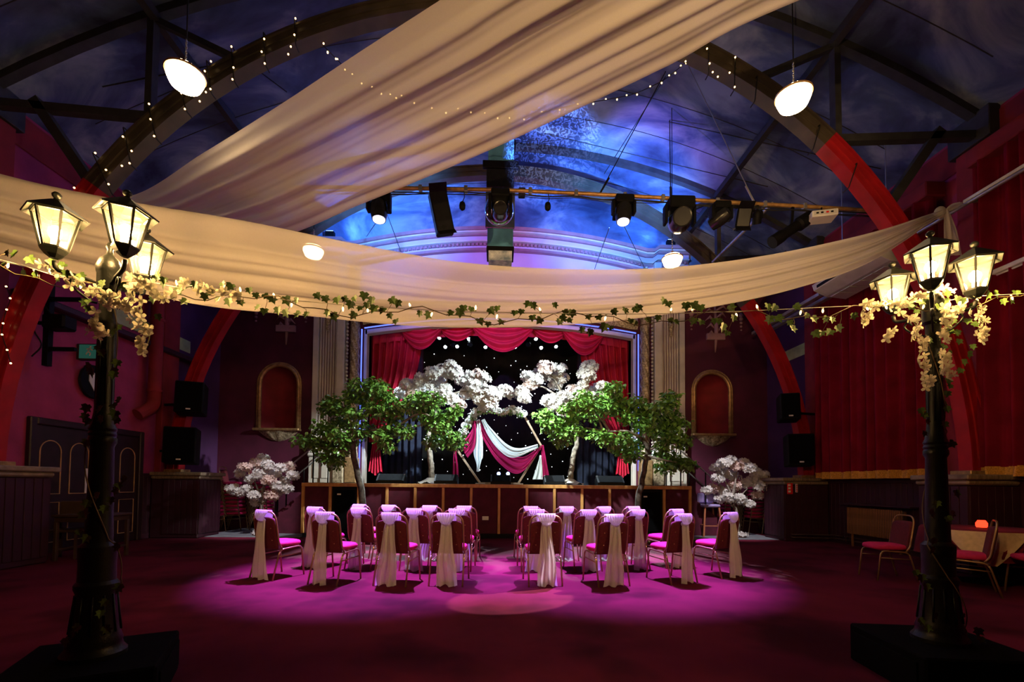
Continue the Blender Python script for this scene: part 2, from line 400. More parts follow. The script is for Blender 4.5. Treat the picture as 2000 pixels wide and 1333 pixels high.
# ---- niches
for k, (nc, nw, _) in enumerate(NICH):
    nm = trim = thing('trim_%d' % (k + 1), ('arched gilt-framed wall niche left of the stage', 'arched gilt-framed wall niche right of the stage')[k], 'niche', (nc, BY, NZ0), kind='structure')
    rows = []
    for i in range(9):
        z = NZ0 + (NZ1 - NZ0) * i / 8
        rows.append([V((nc + nw * math.cos(a), BY + .42 * math.sin(a), z)) for a in [math.pi * j / 14 for j in range(15)]])
    for i in range(1, 8):
        b = math.pi / 2 * i / 7; rr = math.cos(b)
        rows.append([V((nc + nw * rr * math.cos(a), BY + .42 * rr * math.sin(a), NZ1 + nw * math.sin(b))) for a in [math.pi * j / 14 for j in range(15)]])
    bm = MB().grid(rows); bm.prism([V((nc + nw * math.cos(a), BY + .42 * math.sin(a), NZ0)) for a in [math.pi * j / 14 for j in range(15)]], (0, 0, -.03))
    bm.build('recess', m_redwall, trim, smooth=60, world=True)
    for off, r in ((.04, .055), (.10, .03)):
        pts = [V((nc - nw - off, BY - .02, NZ0))] + [V((nc + (nw + off) * math.cos(math.pi - math.pi * j / 24), BY - .02, NZ1 + (nw + off) * math.sin(math.pi * j / 24))) for j in range(25)] + [V((nc + nw + off, BY - .02, NZ0))]
        MB().tube(pts, r, 8).build('arch_moulding', m_gold, trim, smooth=180, world=True)
    sh = MB().bbox(nc - nw - .14, nc + nw + .14, BY - .2, BY + .02, NZ0 - .07, NZ0, .015); sh.build('sill', m_gold, trim, world=True)
    br = MB()
    rows = []
    for i in range(8):
        t = i / 7; ww = (nw + .04) * (1 - t) ** .55; dd = .16 * (1 - t) ** .6
        rows.append([V((nc + ww * math.cos(a) * (1 + .05 * math.cos(9 * a)), BY - dd * math.sin(a) * (1 + .12 * math.cos(9 * a)), NZ0 - .07 - .30 * t)) for a in [math.pi * j / 24 for j in range(25)]])
    br.grid(rows).build('carved_bracket', m_goldtex, trim, smooth=60, world=True)
# ---- carved trophies above the niches
def trophy(x, z, s, label):
    t = thing('wall_trophy', label, 'carving', (x, BY, z))
    st = MB().tube([(x, BY - .03, z), (x + .02 * s, BY - .06, z - .5 * s), (x, BY - .03, z - 1.0 * s)], [.02 * s, .05 * s, .015 * s], 8); st.build('stem', m_mauve, t, smooth=180, world=True)
    for j in range(9):
        sd = -1 if j % 2 else 1; zz = z - .08 * s * j - .1 * s; L = (.26 - .012 * j) * s
        f = MB().tube([(x, BY - .04, zz), (x + sd * L * .6, BY - .09, zz + .10 * s), (x + sd * L, BY - .05, zz + .02 * s)], [.012 * s, .035 * s, .006 * s], 6)
        f.build('frond', m_mauve, t, smooth=180, world=True)
    MB().bbox(x - .2 * s, x + .2 * s, BY - .11, BY - .02, z - .74 * s, z - .60 * s, .01).build('ribbon', m_mauve, t, world=True)
trophy(-6.05, 6.55, 1.35, 'plaster plume carving with ribbon above the left niche')
trophy(6.33, 6.55, 1.35, 'plaster plume carving with ribbon above the right niche')
for x, lb in ((-6.9, 'small plaster drop outside the left plume carving'), (-5.5, 'small plaster drop between left plume carving and fluted pillar'), (5.62, 'small plaster drop between fluted pillar and right plume carving'), (7.1, 'small plaster drop outside the right plume carving')):
    t = thing('wall_drop', lb, 'carving', (x, BY, 6.2))
    for j in range(5): MB().ball((x, BY - .05, 6.3 - j * .11), .075 - .011 * j, 8, 6, (1, .7, .9)).build('bud', m_mauve, t, smooth=180, world=True)

# ---- proscenium pillars
def pillar(k, sgn, label):
    t = thing('trim_%d' % k, label, 'pillar', (XO + sgn * 4.6, BY, 1.27), kind='structure')
    def X(d): return XO + sgn * (5.29 - d)
    def bx_(name, d0, d1, y0, z0, z1, m, b=.01, y1=None):
        x0, x1 = sorted((X(d0), X(d1))); return MB().bbox(x0, x1, BY - y0, BY + .05 if y1 is None else y1, z0, z1, b).build(name, m, t, world=True)
    ZT = 7.72
    bx_('outer_band', 0, .15, .22, 2.2, ZT, m_cream)
    bx_('flute_ground', .15, .66, .10, 2.2, ZT, m_mauve)
    for j in range(7):
        d = .19 + j * .072
        MB().tube([(X(d), BY - .13, 2.2), (X(d), BY - .13, ZT)], .026, 8).build('reed', m_cream, t, smooth=60, world=True)
    bx_('pilaster', .68, .90, .30, 2.2, ZT, m_cream, .02)
    for j in range(46): MB().ball((X(.955), BY - .22, 2.3 + j * .105), .036, 8, 6).build('bead', m_cream, t, smooth=180, world=True)
    rel = MB(); rows = []
    for i in range(90):
        z = 2.0 + 5.6 * i / 89
        rows.append([V((X(1.125) + .125 * math.cos(a) * (1 + .1 * math.sin(i * 1.4 + 5 * a)), BY - .05 - .17 * math.sin(a) * (1 + .14 * math.sin(i * 1.1 - 6 * a)), z)) for a in [math.pi * j / 12 for j in range(13)]])
    rel.grid(rows).build('relief_column', m_goldtex, t, smooth=60, world=True)
    MB().tube([(X(1.29), BY + .02, 1.7), (X(1.29), BY + .02, op_top(X(1.29)) + .03)], .028, 8).build('neon_strip', m_neon, t, smooth=180, world=True)
    bx_('inner_reveal', 1.30, 1.42, -.10, 1.27, 6.0, m_cream, .01, BY + .32)
    bx_('plinth', -.02, .64, .30, 1.27, 2.0, m_cream, .02); bx_('plinth_panel', .10, .52, .32, 1.40, 1.86, m_cream, .012)
    bx_('plinth_cap', -.05, .68, .34, 2.0, 2.1, m_cream, .03); bx_('plinth_moulding', -.03, .66, .31, 2.1, 2.2, m_cream, .02)
    bx_('pilaster_plinth', .66, .95, .36, 1.27, 2.2, m_goldtex, .02); bx_('column_plinth', .96, 1.30, .30, 1.27, 2.0, m_gold, .03)
    c = thing
    MB().lathe([(.0, 5.55), (.03, 5.57), (.05, 5.62), (.03, 5.68), (.07, 5.8), (.09, 5.95), (.05, 6.05), (.08, 6.12)], 10, (X(.40), BY - .20)).build('drop_ornament', m_goldtex, t, smooth=60, world=True)
pillar(3, -1, 'fluted cream pillar on the left of the stage opening')
pillar(4, 1, 'fluted cream pillar on the right of the stage opening')

# ---- proscenium head: relief band, neon, tympanum, arched cornice
head = thing('trim_5', 'arched cornice and lilac pediment over the stage', 'cornice', (XO, BY, 6.0), kind='structure')
hx = [XO - OPW + 2 * OPW * i / 40 for i in range(41)]
rows = []
for i in range(7):
    o = .10 + .42 * i / 6; dep = .12 + .10 * math.sin(math.pi * i / 6)
    rows.append([(x, BY - dep - .03 * math.sin(j * 1.9 + i), op_top(x) + o) for j, x in enumerate(hx)])
MB().grid(rows).build('relief_band', m_goldtex, head, smooth=60, world=True)
MB().tube([(x, BY + .02, op_top(x) + .05) for x in hx], .028, 8).build('neon_strip', m_neon, head, smooth=180, world=True)
rv = MB()
rv.grid([[(x, BY + .10, op_top(x) + .03) for x in hx], [(x, BY + .10, op_top(x) - .09) for x in hx], [(x, BY + .32, op_top(x) - .09) for x in hx]]).build('inner_reveal', m_cream, head, world=True)
def cor_path():
    pts = [(-5.42, 8.16), (-4.50, 8.16), (-4.36, 8.05), (-4.15, 8.05)]
    pts += [(-4.15 + 8.3 * i / 40, 8.58 - .0308 * (-4.15 + 8.3 * i / 40) ** 2) for i in range(1, 40)]
    return [(XO + x, z) for x, z in pts + [(4.15, 8.05), (4.36, 8.05), (4.50, 8.16), (5.42, 8.16)]]
cp = cor_path()
for nm, z0, z1, pr, m in (('crown_moulding', 0, -.09, .42, m_mauve), ('fillet', -.09, -.13, .36, m_cream), ('cove', -.13, -.18, .27, m_mauve), ('frieze_band', -.18, -.31, .20, m_lilac),
                          ('fillet', -.31, -.345, .25, m_cream), ('dentil_ground', -.345, -.45, .14, m_mauve), ('lower_band', -.45, -.52, .18, m_lilac), ('bead_moulding', -.52, -.59, .22, m_mauve)):
    s_ = MB(); s_.grid([[(x, BY + .02, z + z0) for x, z in cp], [(x, BY - pr, z + z0) for x, z in cp], [(x, BY - pr, z + z1) for x, z in cp], [(x, BY + .02, z + z1) for x, z in cp]])
    for e in (0, -1):
        x, z = cp[e]; s_.add([(x, BY + .02, z + z0), (x, BY - pr, z + z0), (x, BY - pr, z + z1), (x, BY + .02, z + z1)], [(0, 1, 2, 3)])
    s_.build(nm, m, head, world=True)
dm = MB().bbox(-.038, .038, -.06, .06, -.04, .04, .012).mesh('dentil', m_mauve)
for i in range(96):
    x = -5.32 + 10.64 * i / 95
    if 4.08 < abs(x) < 4.52: continue
    z = 8.16 if abs(x) > 4.5 else 8.58 - .0308 * x * x
    put('dentil', dm, head, (XO + x, BY - .15, z - .397), (0, -math.atan(-.0616 * x) if abs(x) < 4.2 else 0, 0), world=True)
tx = [XO - 4.1 + 8.2 * i / 40 for i in range(41)]
MB().grid([[(x, BY - .08, 8.58 - .0308 * (x - XO) ** 2 - .57) for x in tx], [(x, BY - .08, 6.52) for x in tx]]).build('tympanum', m_lilac, head, world=True)

# ---- stage house behind the opening
sh = struct(MB().box(XO - 5.6, XO - 5.4, BY + .1, 18.2, 0, 7.4).build('wall_stage_left', m_starcloth)); tag(sh, 'black side wall of the stage house on the left', 'wall')
sh = struct(MB().box(XO + 5.4, XO + 5.6, BY + .1, 18.2, 0, 7.4).build('wall_stage_right', m_starcloth)); tag(sh, 'black side wall of the stage house on the right', 'wall')
sh = struct(MB().box(XO - 5.6, XO + 5.6, 18.2, 18.4, 0, 7.4).build('wall_stage_back', m_starcloth)); tag(sh, 'black rear wall of the stage house', 'wall')
sh = struct(MB().box(XO - 5.6, XO + 5.6, BY + .1, 18.4, 7.4, 7.5).build('ceiling_stage', m_starcloth)); tag(sh, 'black ceiling over the stage', 'ceiling')

# ---- stage with panelled front
SH, SY, SX0, SX1 = 1.27, 10.95, -4.58, 4.66
stage = thing('stage', 'raised stage with pine-battened maroon front', 'stage', (XO, SY, 0))
MB().box(SX0, SX1, SY + .04, BY + .1, SH - .08, SH).build('deck', m_stagefloor, stage, world=True)
MB().box(XO - 5.4, XO + 5.4, BY + .1, 18.2, SH - .08, SH).build('rear_deck', m_stagefloor, stage, world=True)
MB().box(SX0 + .06, SX1 - .06, SY + .10, SY + .16, 0, SH - .08).build('backing', m_black, stage, world=True)
for x in (SX0 + .03, SX1 - .03): MB().box(x - .03, x + .03, SY + .1, BY, 0, SH - .08).build('side_panel', m_panel, stage, world=True)
MB().bbox(SX0, SX1, SY - .03, SY + .10, SH - .075, SH + .012, .008).build('top_rail', m_batten, stage, world=True)
MB().box(SX0 + .02, SX1 - .02, SY + .03, SY + .10, 0, .11).build('plinth', m_black, stage, world=True)
NPAN = 14; PW = (SX1 - SX0) / NPAN
bm_ = MB().bbox(-.032, .032, -.02, .05, .11, SH - .075, .006).mesh('batten', m_batten)
for i in range(NPAN + 1):
    o = put('batten', bm_, stage, (min(max(SX0 + i * PW, SX0 + .033), SX1 - .033), SY, 0), world=True)
pm_ = MB().bbox(-PW / 2 + .033, PW / 2 - .033, 0, .05, .11, SH - .075, .006).mesh('panel', m_panel)
for i in range(NPAN):
    if i in (1, 12): continue
    put('panel', pm_, stage, (SX0 + (i + .5) * PW, SY + .03, 0), world=True)
so = P(948, 1013, SY); MB().bbox(so.x - .075, so.x + .075, SY + .018, SY + .032, so.z - .045, so.z + .045, .004).build('socket', m_white, stage, world=True)
for i, lb in ((1, 'black bass speaker set into the stage front on the left'), (12, 'black bass speaker set into the stage front on the right')):
    x = SX0 + (i + .5) * PW
    t = thing('bass_speaker', lb, 'speaker', (x, SY + .05, .11))
    MB().bbox(x - PW / 2 + .05, x + PW / 2 - .05, SY + .02, SY + .09, .12, SH - .09, .012).build('cabinet', m_black, t, world=True)
    MB().bbox(x - PW / 2 + .09, x + PW / 2 - .09, SY + .005, SY + .02, .18, SH - .15, .004).build('grille', m_grille, t, world=True)
    MB().bbox(x - .17, x - .08, SY - .001, SY + .006, SH - .27, SH - .235, .002).build('badge', m_white, t, world=True)

# ---- side walls
def side_wall(s):
    nm = 'wall_left' if s < 0 else 'wall_right'
    x0, x1 = sorted((s * WX, s * (WX + .2)))
    o = struct(MB().box(x0, x1, FY, BY + .2, 0, 7.5).build(nm, m_pink)); tag(o, 'pink plaster side wall on the ' + ('left' if s < 0 else 'right'), 'wall')
    def sb(name, y0, y1, z0, z1, d, m, b=.01):
        a, c = sorted((s * WX, s * (WX - d))); return MB().bbox(a, c, y0, y1, z0, z1, b).build(name, m, o)
    # piers behind each arch, rising from the pedestals
    for yc in (3.5, 7.18, 11.1):
        sb('pier', yc - .26, yc + .26, 1.5, 7.35, .14, m_redwall)
        sb('pier_head', yc - .34, yc + .34, 6.9, 7.4, .20, m_beam)
    sb('top_frieze', FY, 11.0, 6.75, 7.3, .03, m_redwall)
    sb('purple_bay', 11.4, BY, 0.02, 7.3, .02, m_purplewall)
    # boarded dado
    bw = .125; n = int((BY - 2.0) / bw)
    pm = MB().bbox(-.012, .012, -bw / 2 + .004, bw / 2 - .004, .12, 1.38, .004).mesh('plank', m_plumboard)
    for i in range(n):
        y = 2.0 + (i + .5) * bw
        if s < 0 and 7.75 < y < 10.45: continue
        put('plank', pm, o, (s * (WX - .02), y, 0))
    segs = ((2.0, BY),) if s > 0 else ((2.0, 7.75), (10.45, BY))
    for a, b in segs:
        sb('dado_rail', a, b, 1.38, 1.46, .06, m_plumboard)
        bo = struct(MB().bbox(*sorted((s * WX, s * (WX - .035))), a, b, 0, .12, .008).build('baseboard_' + ('left' if s < 0 else 'right'), m_plumboard)); tag(bo, 'dark skirting board along the %s wall, %s' % ('left' if s < 0 else 'right', 'camera end' if a < 5 and b < 9 else ('stage end' if a > 5 else 'full length')), 'skirting')
    return o
wl = side_wall(-1); wr = side_wall(1)
# pale green painted band on the far bays
MB().box(-WX, -WX + .03, 9.6, 11.9, 4.55, 4.85).build('green_band', m_green, wl); MB().box(WX - .03, WX, 10.0, 12.6, 4.70, 5.0).build('green_band', m_green, wr)

# ---- roof arches on pedestals
def arch(yc, label, zs_l, zs_r):
    t = thing('roof_arch', label, 'arch', (0, yc, 1.5))
    def seg(a0, a1, m, nm):
        n = max(8, int(abs(a1 - a0) / .05)); sec = [(RIN, -.11), (RIN, .11), (RIN + .03, .11), (RIN + .03, .075), (RIN + .13, .075), (RIN + .135, .095), (RIN + .15, .095), (RIN + .155, .075), (ROUT - .03, .075), (ROUT - .03, .11), (ROUT, .11), (ROUT, -.11), (ROUT - .03, -.11), (ROUT - .03, -.075), (RIN + .155, -.075), (RIN + .15, -.095), (RIN + .135, -.095), (RIN + .13, -.075), (RIN + .03, -.075), (RIN + .03, -.11)]
        rows = [[arc_pt(a0 + (a1 - a0) * i / n, r, yc + y) for r, y in sec] for i in range(n + 1)]
        b = MB().grid(rows, True); b.add(rows[0], [list(range(len(sec)))]); b.add(rows[-1], [list(range(len(sec)))[::-1]])
        return b.build(nm, m, t, world=True)
    ab = math.asin((1.56 - ARCZ) / RIN); ar = math.asin((zs_r - ARCZ) / RIN); al = math.pi - math.asin((zs_l - ARCZ) / RIN)
    seg(ab, ar, m_ribred, 'red_foot'); seg(ar, al, m_ribbrown, 'span'); seg(al, math.pi - ab, m_ribred, 'red_foot')
    for s in (-1, 1):
        x = s * 7.55
        MB().bbox(x - .20, x + .20, yc - .17, yc + .17, 1.50, 1.57, .01).build('foot_plate', m_gold, t, world=True)
        # struts from the arch up to the roof
        xs_ = s * 5.42; zb = ARCZ + math.sqrt(ROUT ** 2 - 5.42 ** 2)
        MB().bar((xs_, yc, zb - .05), (xs_, yc, ceil_z(5.42) - .02), .13, .10).build('strut', m_beam, t, world=True)
        MB().bar((xs_, yc, ceil_z(5.42) - .12), (s * 4.15, yc, ARCZ + math.sqrt(ROUT ** 2 - 4.15 ** 2)), .09, .09).build('brace', m_beam, t, world=True)
        MB().bar((xs_, yc, zb + .02), (s * 7.75, yc, 7.05), .12, .12).build('brace', m_beam, t, world=True)
        MB().bar((s * 7.15, yc, 7.12), (s * 6.28, yc, ARCZ + math.sqrt(ROUT ** 2 - 6.28 ** 2)), .12, .14).build('brace', m_beam, t, world=True)
        rb = MB(); n = 12
        rb.grid([[(s * (7.85 - 7.85 * i / n), yc + dy, ceil_z(7.85 - 7.85 * i / n) - dz) for dy, dz in ((-.07, .0), (.07, .0), (.07, .13), (-.07, .13))] for i in range(n + 1)], True)
        rb.build('rafter', m_beam, t, world=True)
    return t
arch(7.10, 'nearer arched roof rib wrapped in fairy lights', 5.7, 6.75)
arch(11.1, 'farther arched roof rib in front of the stage', 5.9, 5.75)
arch(3.5, 'arched roof rib closest to the camera overhead', 5.9, 5.75)
for s, side in ((-1, 'left'), (1, 'right')):
    z = ceil_z(5.42) - .12
    tag(MB().bar((s * 5.36, FY + .1, z), (s * 5.36, BY - .02, z), .12, .14).build('purlin', m_beam), 'dark roof purlin running the length of the %s slope' % side, 'beam', 'roof purlins')
    for yc, nf, xi in ((7.10, 'near', 7.06), (11.1, 'far', 6.78)):
        t = thing('arch_pedestal', 'dark boarded pedestal with oak cap under the %s arch on the %s' % (nf, side), 'pedestal', (s * 7.4, yc, 0))
        x0, x1 = sorted((s * xi, s * (WX - .05)))
        MB().bbox(x0, x1, yc - .40, yc + .42, 0, 1.34, .02).build('body', m_plumboard, t, world=True)
        x0, x1 = sorted((s * (xi - .08), s * (WX - .05)))
        MB().bbox(x0, x1, yc - .47, yc + .50, 1.42, 1.50, .015).build('cap', m_cap, t, world=True)
        x0, x1 = sorted((s * (xi - .04), s * (WX - .05)))
        MB().bbox(x0, x1, yc - .43, yc + .45, 1.34, 1.42, .025).build('moulding', m_cap, t, world=True)
        pf = MB().bbox(-.01, .01, -.06, .06, .10, 1.32, .003).mesh('plank', m_plumboard)
        for j in range(6): put('plank', pf, t, (s * (xi - .008), yc - .34 + j * .136, 0), world=True)
        for j in range(6): put('plank', pf, t, (s * (xi + .07 + j * .13), yc - .406, 0), (0, 0, math.pi / 2), world=True)

# ================================================================== BIG DRAPES OVER THE HALL
def fold_sheet(A, B, nu, nv, folds, amp, belly=None, taper=(1, 1), seed=1):
    """cloth between the edge curves A and B; folds run along the length; belly(u, v) adds an offset vector"""
    rr = random.Random(seed); A, B = catmull(A, nu), catmull(B, nu)
    ph = [(rr.uniform(0, 6.28), rr.uniform(.6, 1.4), rr.uniform(-.5, .5)) for _ in folds]
    rows = []
    for i in range(nu):
        u = i / (nu - 1); t = (A[min(i + 1, nu - 1)] - A[max(i - 1, 0)]).normalized(); wv = B[i] - A[i]
        n = t.cross(wv); n = n.normalized() if n.length > 1e-6 else V((0, 0, 1)); row = []
        for j in range(nv):
            v = j / (nv - 1); d = 0
            for (k, a), (p, q, sl) in zip(folds, ph): d += a * math.sin(6.283 * k * v + p + sl * u * 4 + .4 * math.sin(q * u * 6))
            edge = min(1, 6 * v, 6 * (1 - v))
            row.append(A[i] + wv * v + n * d * amp * (.35 + .65 * edge) + (belly(u, v) if belly else V((0, 0, 0))))
        rows.append(row)
    return MB().grid(rows)
FOLDS = ((1.3, 1.1), (2.4, .8), (4.1, .45), (7.7, .22), (13, .08))
# lower swag: knot on the right wall bar -> across the hall -> arch on the left, nearer the camera
LA, LB = (7.2, 6.98), (-7.0, 3.4)
topx = [(1836, 412), (1700, 456), (1500, 500), (1300, 525), (1100, 528), (900, 515), (700, 480), (480, 435), (300, 405), (130, 373), (0, 342), (-200, 285), (-450, 190)]
botx = [(1836, 424), (1700, 512), (1560, 562), (1400, 598), (1200, 627), (1000, 639), (800, 636), (600, 617), (420, 600), (260, 570), (80, 530), (-150, 455), (-440, 215)]
def off(p, dy): return V((p.x, p.y + dy, p.z))
tA = [PL(x, y, LA, LB) for x, y in topx]
tB = [PL(x, y, (LA[0], LA[1] - .0), (LB[0], LB[1] - .0)) for x, y in botx]
sw = thing('voile_swag', 'long ivory voile swag sagging across the hall above the ivy string', 'drape', (0, 5.4, 3.2))
sh_ = fold_sheet(tA, tB, 110, 64, FOLDS, .045, lambda u, v: V((0, .16 * math.sin(math.pi * v) * math.sin(math.pi * u), 0)), seed=4)
sh_.build('front_fall', m_voile, sw, smooth=180, world=True)
fA = tB; fB = [p + V((0, .34 * math.sin(math.pi * i / (len(tB) - 1)), .42 * math.sin(math.pi * i / (len(tB) - 1)))) for i, p in enumerate(tB)]
kn = tA[0]
MB().ball(kn + V((0, 0, -.03)), .085, 14, 10, (1, .8, 1.15)).build('knot', m_voile, sw, smooth=180, world=True)
a = kn + V((.02, -.05, -.02))
fold_sheet([a, a + V((-.05, -.03, -.35)), a + V((-.06, -.03, -.72))], [a + V((.05, -.02, 0)), a + V((.16, -.04, -.35)), a + V((.26, -.02, -.74))], 20, 20, ((1.5, 1), (3, .6)), .02, seed=9).build('tail', m_voile, sw, smooth=180, world=True)
fold_sheet([a, a + V((.10, -.02, .09)), a + V((.24, -.02, .13))], [a + V((.02, 0, -.04)), a + V((.12, -.02, .0)), a + V((.30, -.02, .10))], 10, 10, ((1.5, 1),), .01, seed=3).build('knot_end', m_voile, sw, smooth=180, world=True)
# upper sail: gathered at the left arch, rising over the camera to the right
uA = [V((-7.1, 7.2, 5.75))] + [PZ(x, y, z) for x, y, z in ((250, 384, 5.72), (400, 297, 5.74), (550, 203, 5.78), (700, 104, 5.82), (862, 0, 5.88), (1010, -95, 5.95), (1250, -250, 6.05))]
uB = [V((-7.05, 7.22, 5.55))] + [PZ(x, y, z) for x, y, z in ((390, 468, 5.05), (545, 462, 5.06), (705, 398, 5.22), (860, 333, 5.38), (1010, 266, 5.52), (1300, 127, 5.70), (1552, 0, 5.82))]
uA[-1] = V((4.1, 1.9, 6.3)); uB[-1:] = [uB[-1], V((6.3, 2.6, 6.2))]
uA.append(V((6.0, .9, 6.5)))
up = thing('voile_sail', 'wide ivory voile panel rising from the left arch towards the camera', 'drape', (0, 5, 5))
fold_sheet(uA, uB, 110, 90, ((1.4, 1.0), (2.7, .7), (4.3, .6), (7.1, .45), (12, .16), (21, .06)), .036, lambda u, v: V((0, 0, -.10 * math.sin(math.pi * v) * math.sin(math.pi * min(1, u * 1.05)))), seed=12).build('panel', m_voile, up, smooth=180, world=True)
MB().ball(V((-7.05, 7.2, 5.66)), .10, 12, 8, (1, .8, 1.2)).build('knot', m_voile, up, smooth=180, world=True)

# ================================================================== CURTAINS ON THE RIGHT WALL
def pleated(x, y0, y1, z0, z1, n, amp, m, nz=8):
    rows = []
    for i in range(nz + 1):
        t = i / nz
        rows.append([V((x + amp * (math.sin(6.283 * n * j / 160 + .8 * math.sin(j * .13)) + .30 * math.sin(j * .47 + t)), y0 + (y1 - y0) * j / 160, z0 + (z1 - z0) * t)) for j in range(161)])
    return MB().grid(rows)
for y0, y1, n, lb in ((9.30, 10.80, 12, 'wine velvet curtain beside the fire point on the right wall'), (7.75, 9.28, 12, 'wine velvet curtain between radiator wall and near right arch'),
                      (5.4, 7.02, 13, 'wine velvet curtain at the right picture edge past the lamp post'), (3.8, 5.35, 12, 'wine velvet curtain on the right wall outside the round table')):
    n = n * .42
    t = thing('wall_curtain', lb, 'curtain', (WX - .16, (y0 + y1) / 2, 1.5), group='curtains along the right wall')
    pleated(WX - .27, y0, y1, 1.62, 6.45, n, .12, m_curtain).build('drape', m_curtain, t, smooth=180, world=True)
    pleated(WX - .275, y0, y1, 1.47, 1.63, n, .12, m_fringe, 2).build('fringe', m_fringe, t, smooth=180, world=True)
for y0, y1, lb in ((7.72, 10.82, 'dark curtain pelmet over the bay beside the near right arch'), (3.8, 7.05, 'red curtain pelmet at the right picture edge')):
    tag(MB().bbox(WX - .40, WX - .02, y0, y1, 6.45, 6.72, .02).build('pelmet', m_redwall if y0 < 5 else m_redwall), lb, 'pelmet')


# ================================================================== STAGE DRESSING
def swag(x0, x1, y, zt, drop, m, parent, name='valance_swag', skew=0.0, seed=1):
    rows = []
    for i in range(25):
        u = i / 24; x = x0 + (x1 - x0) * u; row = []
        for j in range(33):
            v = j / 32; prof = 4 * u * (1 - u)
            z = zt(x) - (.05 + drop * prof) * v + skew * (u - .5) * v
            d = .085 * math.sin(v * 6.283 * 4.2 + .6 * math.sin(u * 3.1)) * (.3 + .7 * prof) + .10 * prof * math.sin(math.pi * v)
            row.append((x, y - d, z))
        rows.append(row)
    return MB().grid(rows).build(name, m, parent, smooth=180, world=True)
val = thing('stage_valance', 'crimson velvet valance in looped swags across the stage top', 'valance', (XO, 13.62, 5.6))
zt = lambda x: op_top(x) + .10
for a, b, dr, yy, sk in ((781, 868, .72, 13.60, .0), (855, 935, .50, 13.72, 0), (917, 1048, .88, 13.58, 0), (1035, 1112, .50, 13.72, 0), (1094, 1182, .80, 13.60, 0)):
    swag(P(a, 640, yy).x, P(b, 640, yy).x, yy, zt, dr, m_velvet, val)
bk = MB(); xs2 = [XO - 3.8 + 7.6 * i / 120 for i in range(121)]
bk.grid([[(x, 13.80 + .02 * math.sin(i * 1.2), op_top(x) + .2 - .45 * t) for i, x in enumerate(xs2)] for t in (0, .5, 1)]).build('backing', m_velvet, val, smooth=180, world=True)
def house_curtain(sgn, label):
    t = thing('stage_curtain', label, 'curtain', (XO + sgn * 3.6, 13.85, SH))
    Z = [5.95, 5.2, 4.6, 4.0, 3.4, 2.95, 2.62, 2.5]; INN = [2.32, 2.42, 2.55, 2.78, 3.05, 3.32, 3.52, 3.58]
    zi = catmull([(0, 0, z) for z in Z], 40); ii = catmull([(q, 0, 0) for q in INN], 40); rows = []
    for k in range(40):
        z = zi[k].z; xi = ii[k].x; row = []
        for j in range(121):
            u = j / 120; pl = .10 * math.sin(6.283 * 7 * u + .7 * math.sin(5 * u + .6 * z)) + .03 * math.sin(61 * u + z)
            row.append((XO + sgn * (xi + (3.92 - xi) * u), 13.86 + pl * (.5 + .5 * (3.92 - xi) / 1.6), z))
        rows.append(row)
    MB().grid(rows).build('drape', m_velvet, t, smooth=180, world=True)
    rows = []
    for k in range(20):
        q = k / 19; hw = .09 + .13 * q; row = []
        for j in range(41):
            u = j / 40; row.append((XO + sgn * (3.69 + (u - .5) * 2 * hw), 13.78 + .035 * math.sin(6.283 * 5 * u), 2.62 - 1.05 * q + .06 * math.sin(9 * u) * q))
        rows.append(row)
    MB().grid(rows).build('tail', m_velvet, t, smooth=180, world=True)
    MB().bbox(XO + sgn * 3.72 - .16, XO + sgn * 3.72 + .16, 13.72, 13.86, 2.50, 2.62, .03).build('tieback', m_velvet, t, world=True)
house_curtain(-1, 'crimson stage curtain tied back on the left of the stage')
house_curtain(1, 'crimson stage curtain tied back on the right of the stage')
for sgn, lb in ((-1, 'navy masking leg at the left wing of the stage'), (1, 'navy masking leg at the right wing of the stage')):
    rows = [[(XO + sgn * (2.55 + 1.5 * j / 80), 15.2 + .06 * math.sin(j * .55), z) for j in range(81)] for z in (SH, 3.5, 6.6)]
    tag(MB().grid(rows).build('masking_leg', m_blueleg, smooth=180), lb, 'curtain', 'masking legs')
star = thing('star_cloth', 'black star cloth with pinpoint lights at the back of the stage', 'backdrop', (XO, 17.6, SH))
rows = [[(XO - 5.3 + 10.6 * j / 160, 17.6 + .03 * math.sin(j * .7), z) for j in range(161)] for z in (SH, 4, 7.3)]
MB().grid(rows).build('cloth', m_starcloth, star, smooth=180, world=True)
sb_ = MB(); rs = random.Random(5)
for i in range(190):
    sb_.ball((XO - 4.2 + 8.4 * ((i * .61803) % 1) + rs.uniform(-.1, .1), 17.54, 1.4 + 4.8 * i / 190 + rs.uniform(-.12, .12)), rs.choice((.012, .015, .019)), 6, 4)
tag(sb_.build('pin_lights', m_star, star, world=True), kind='stuff')

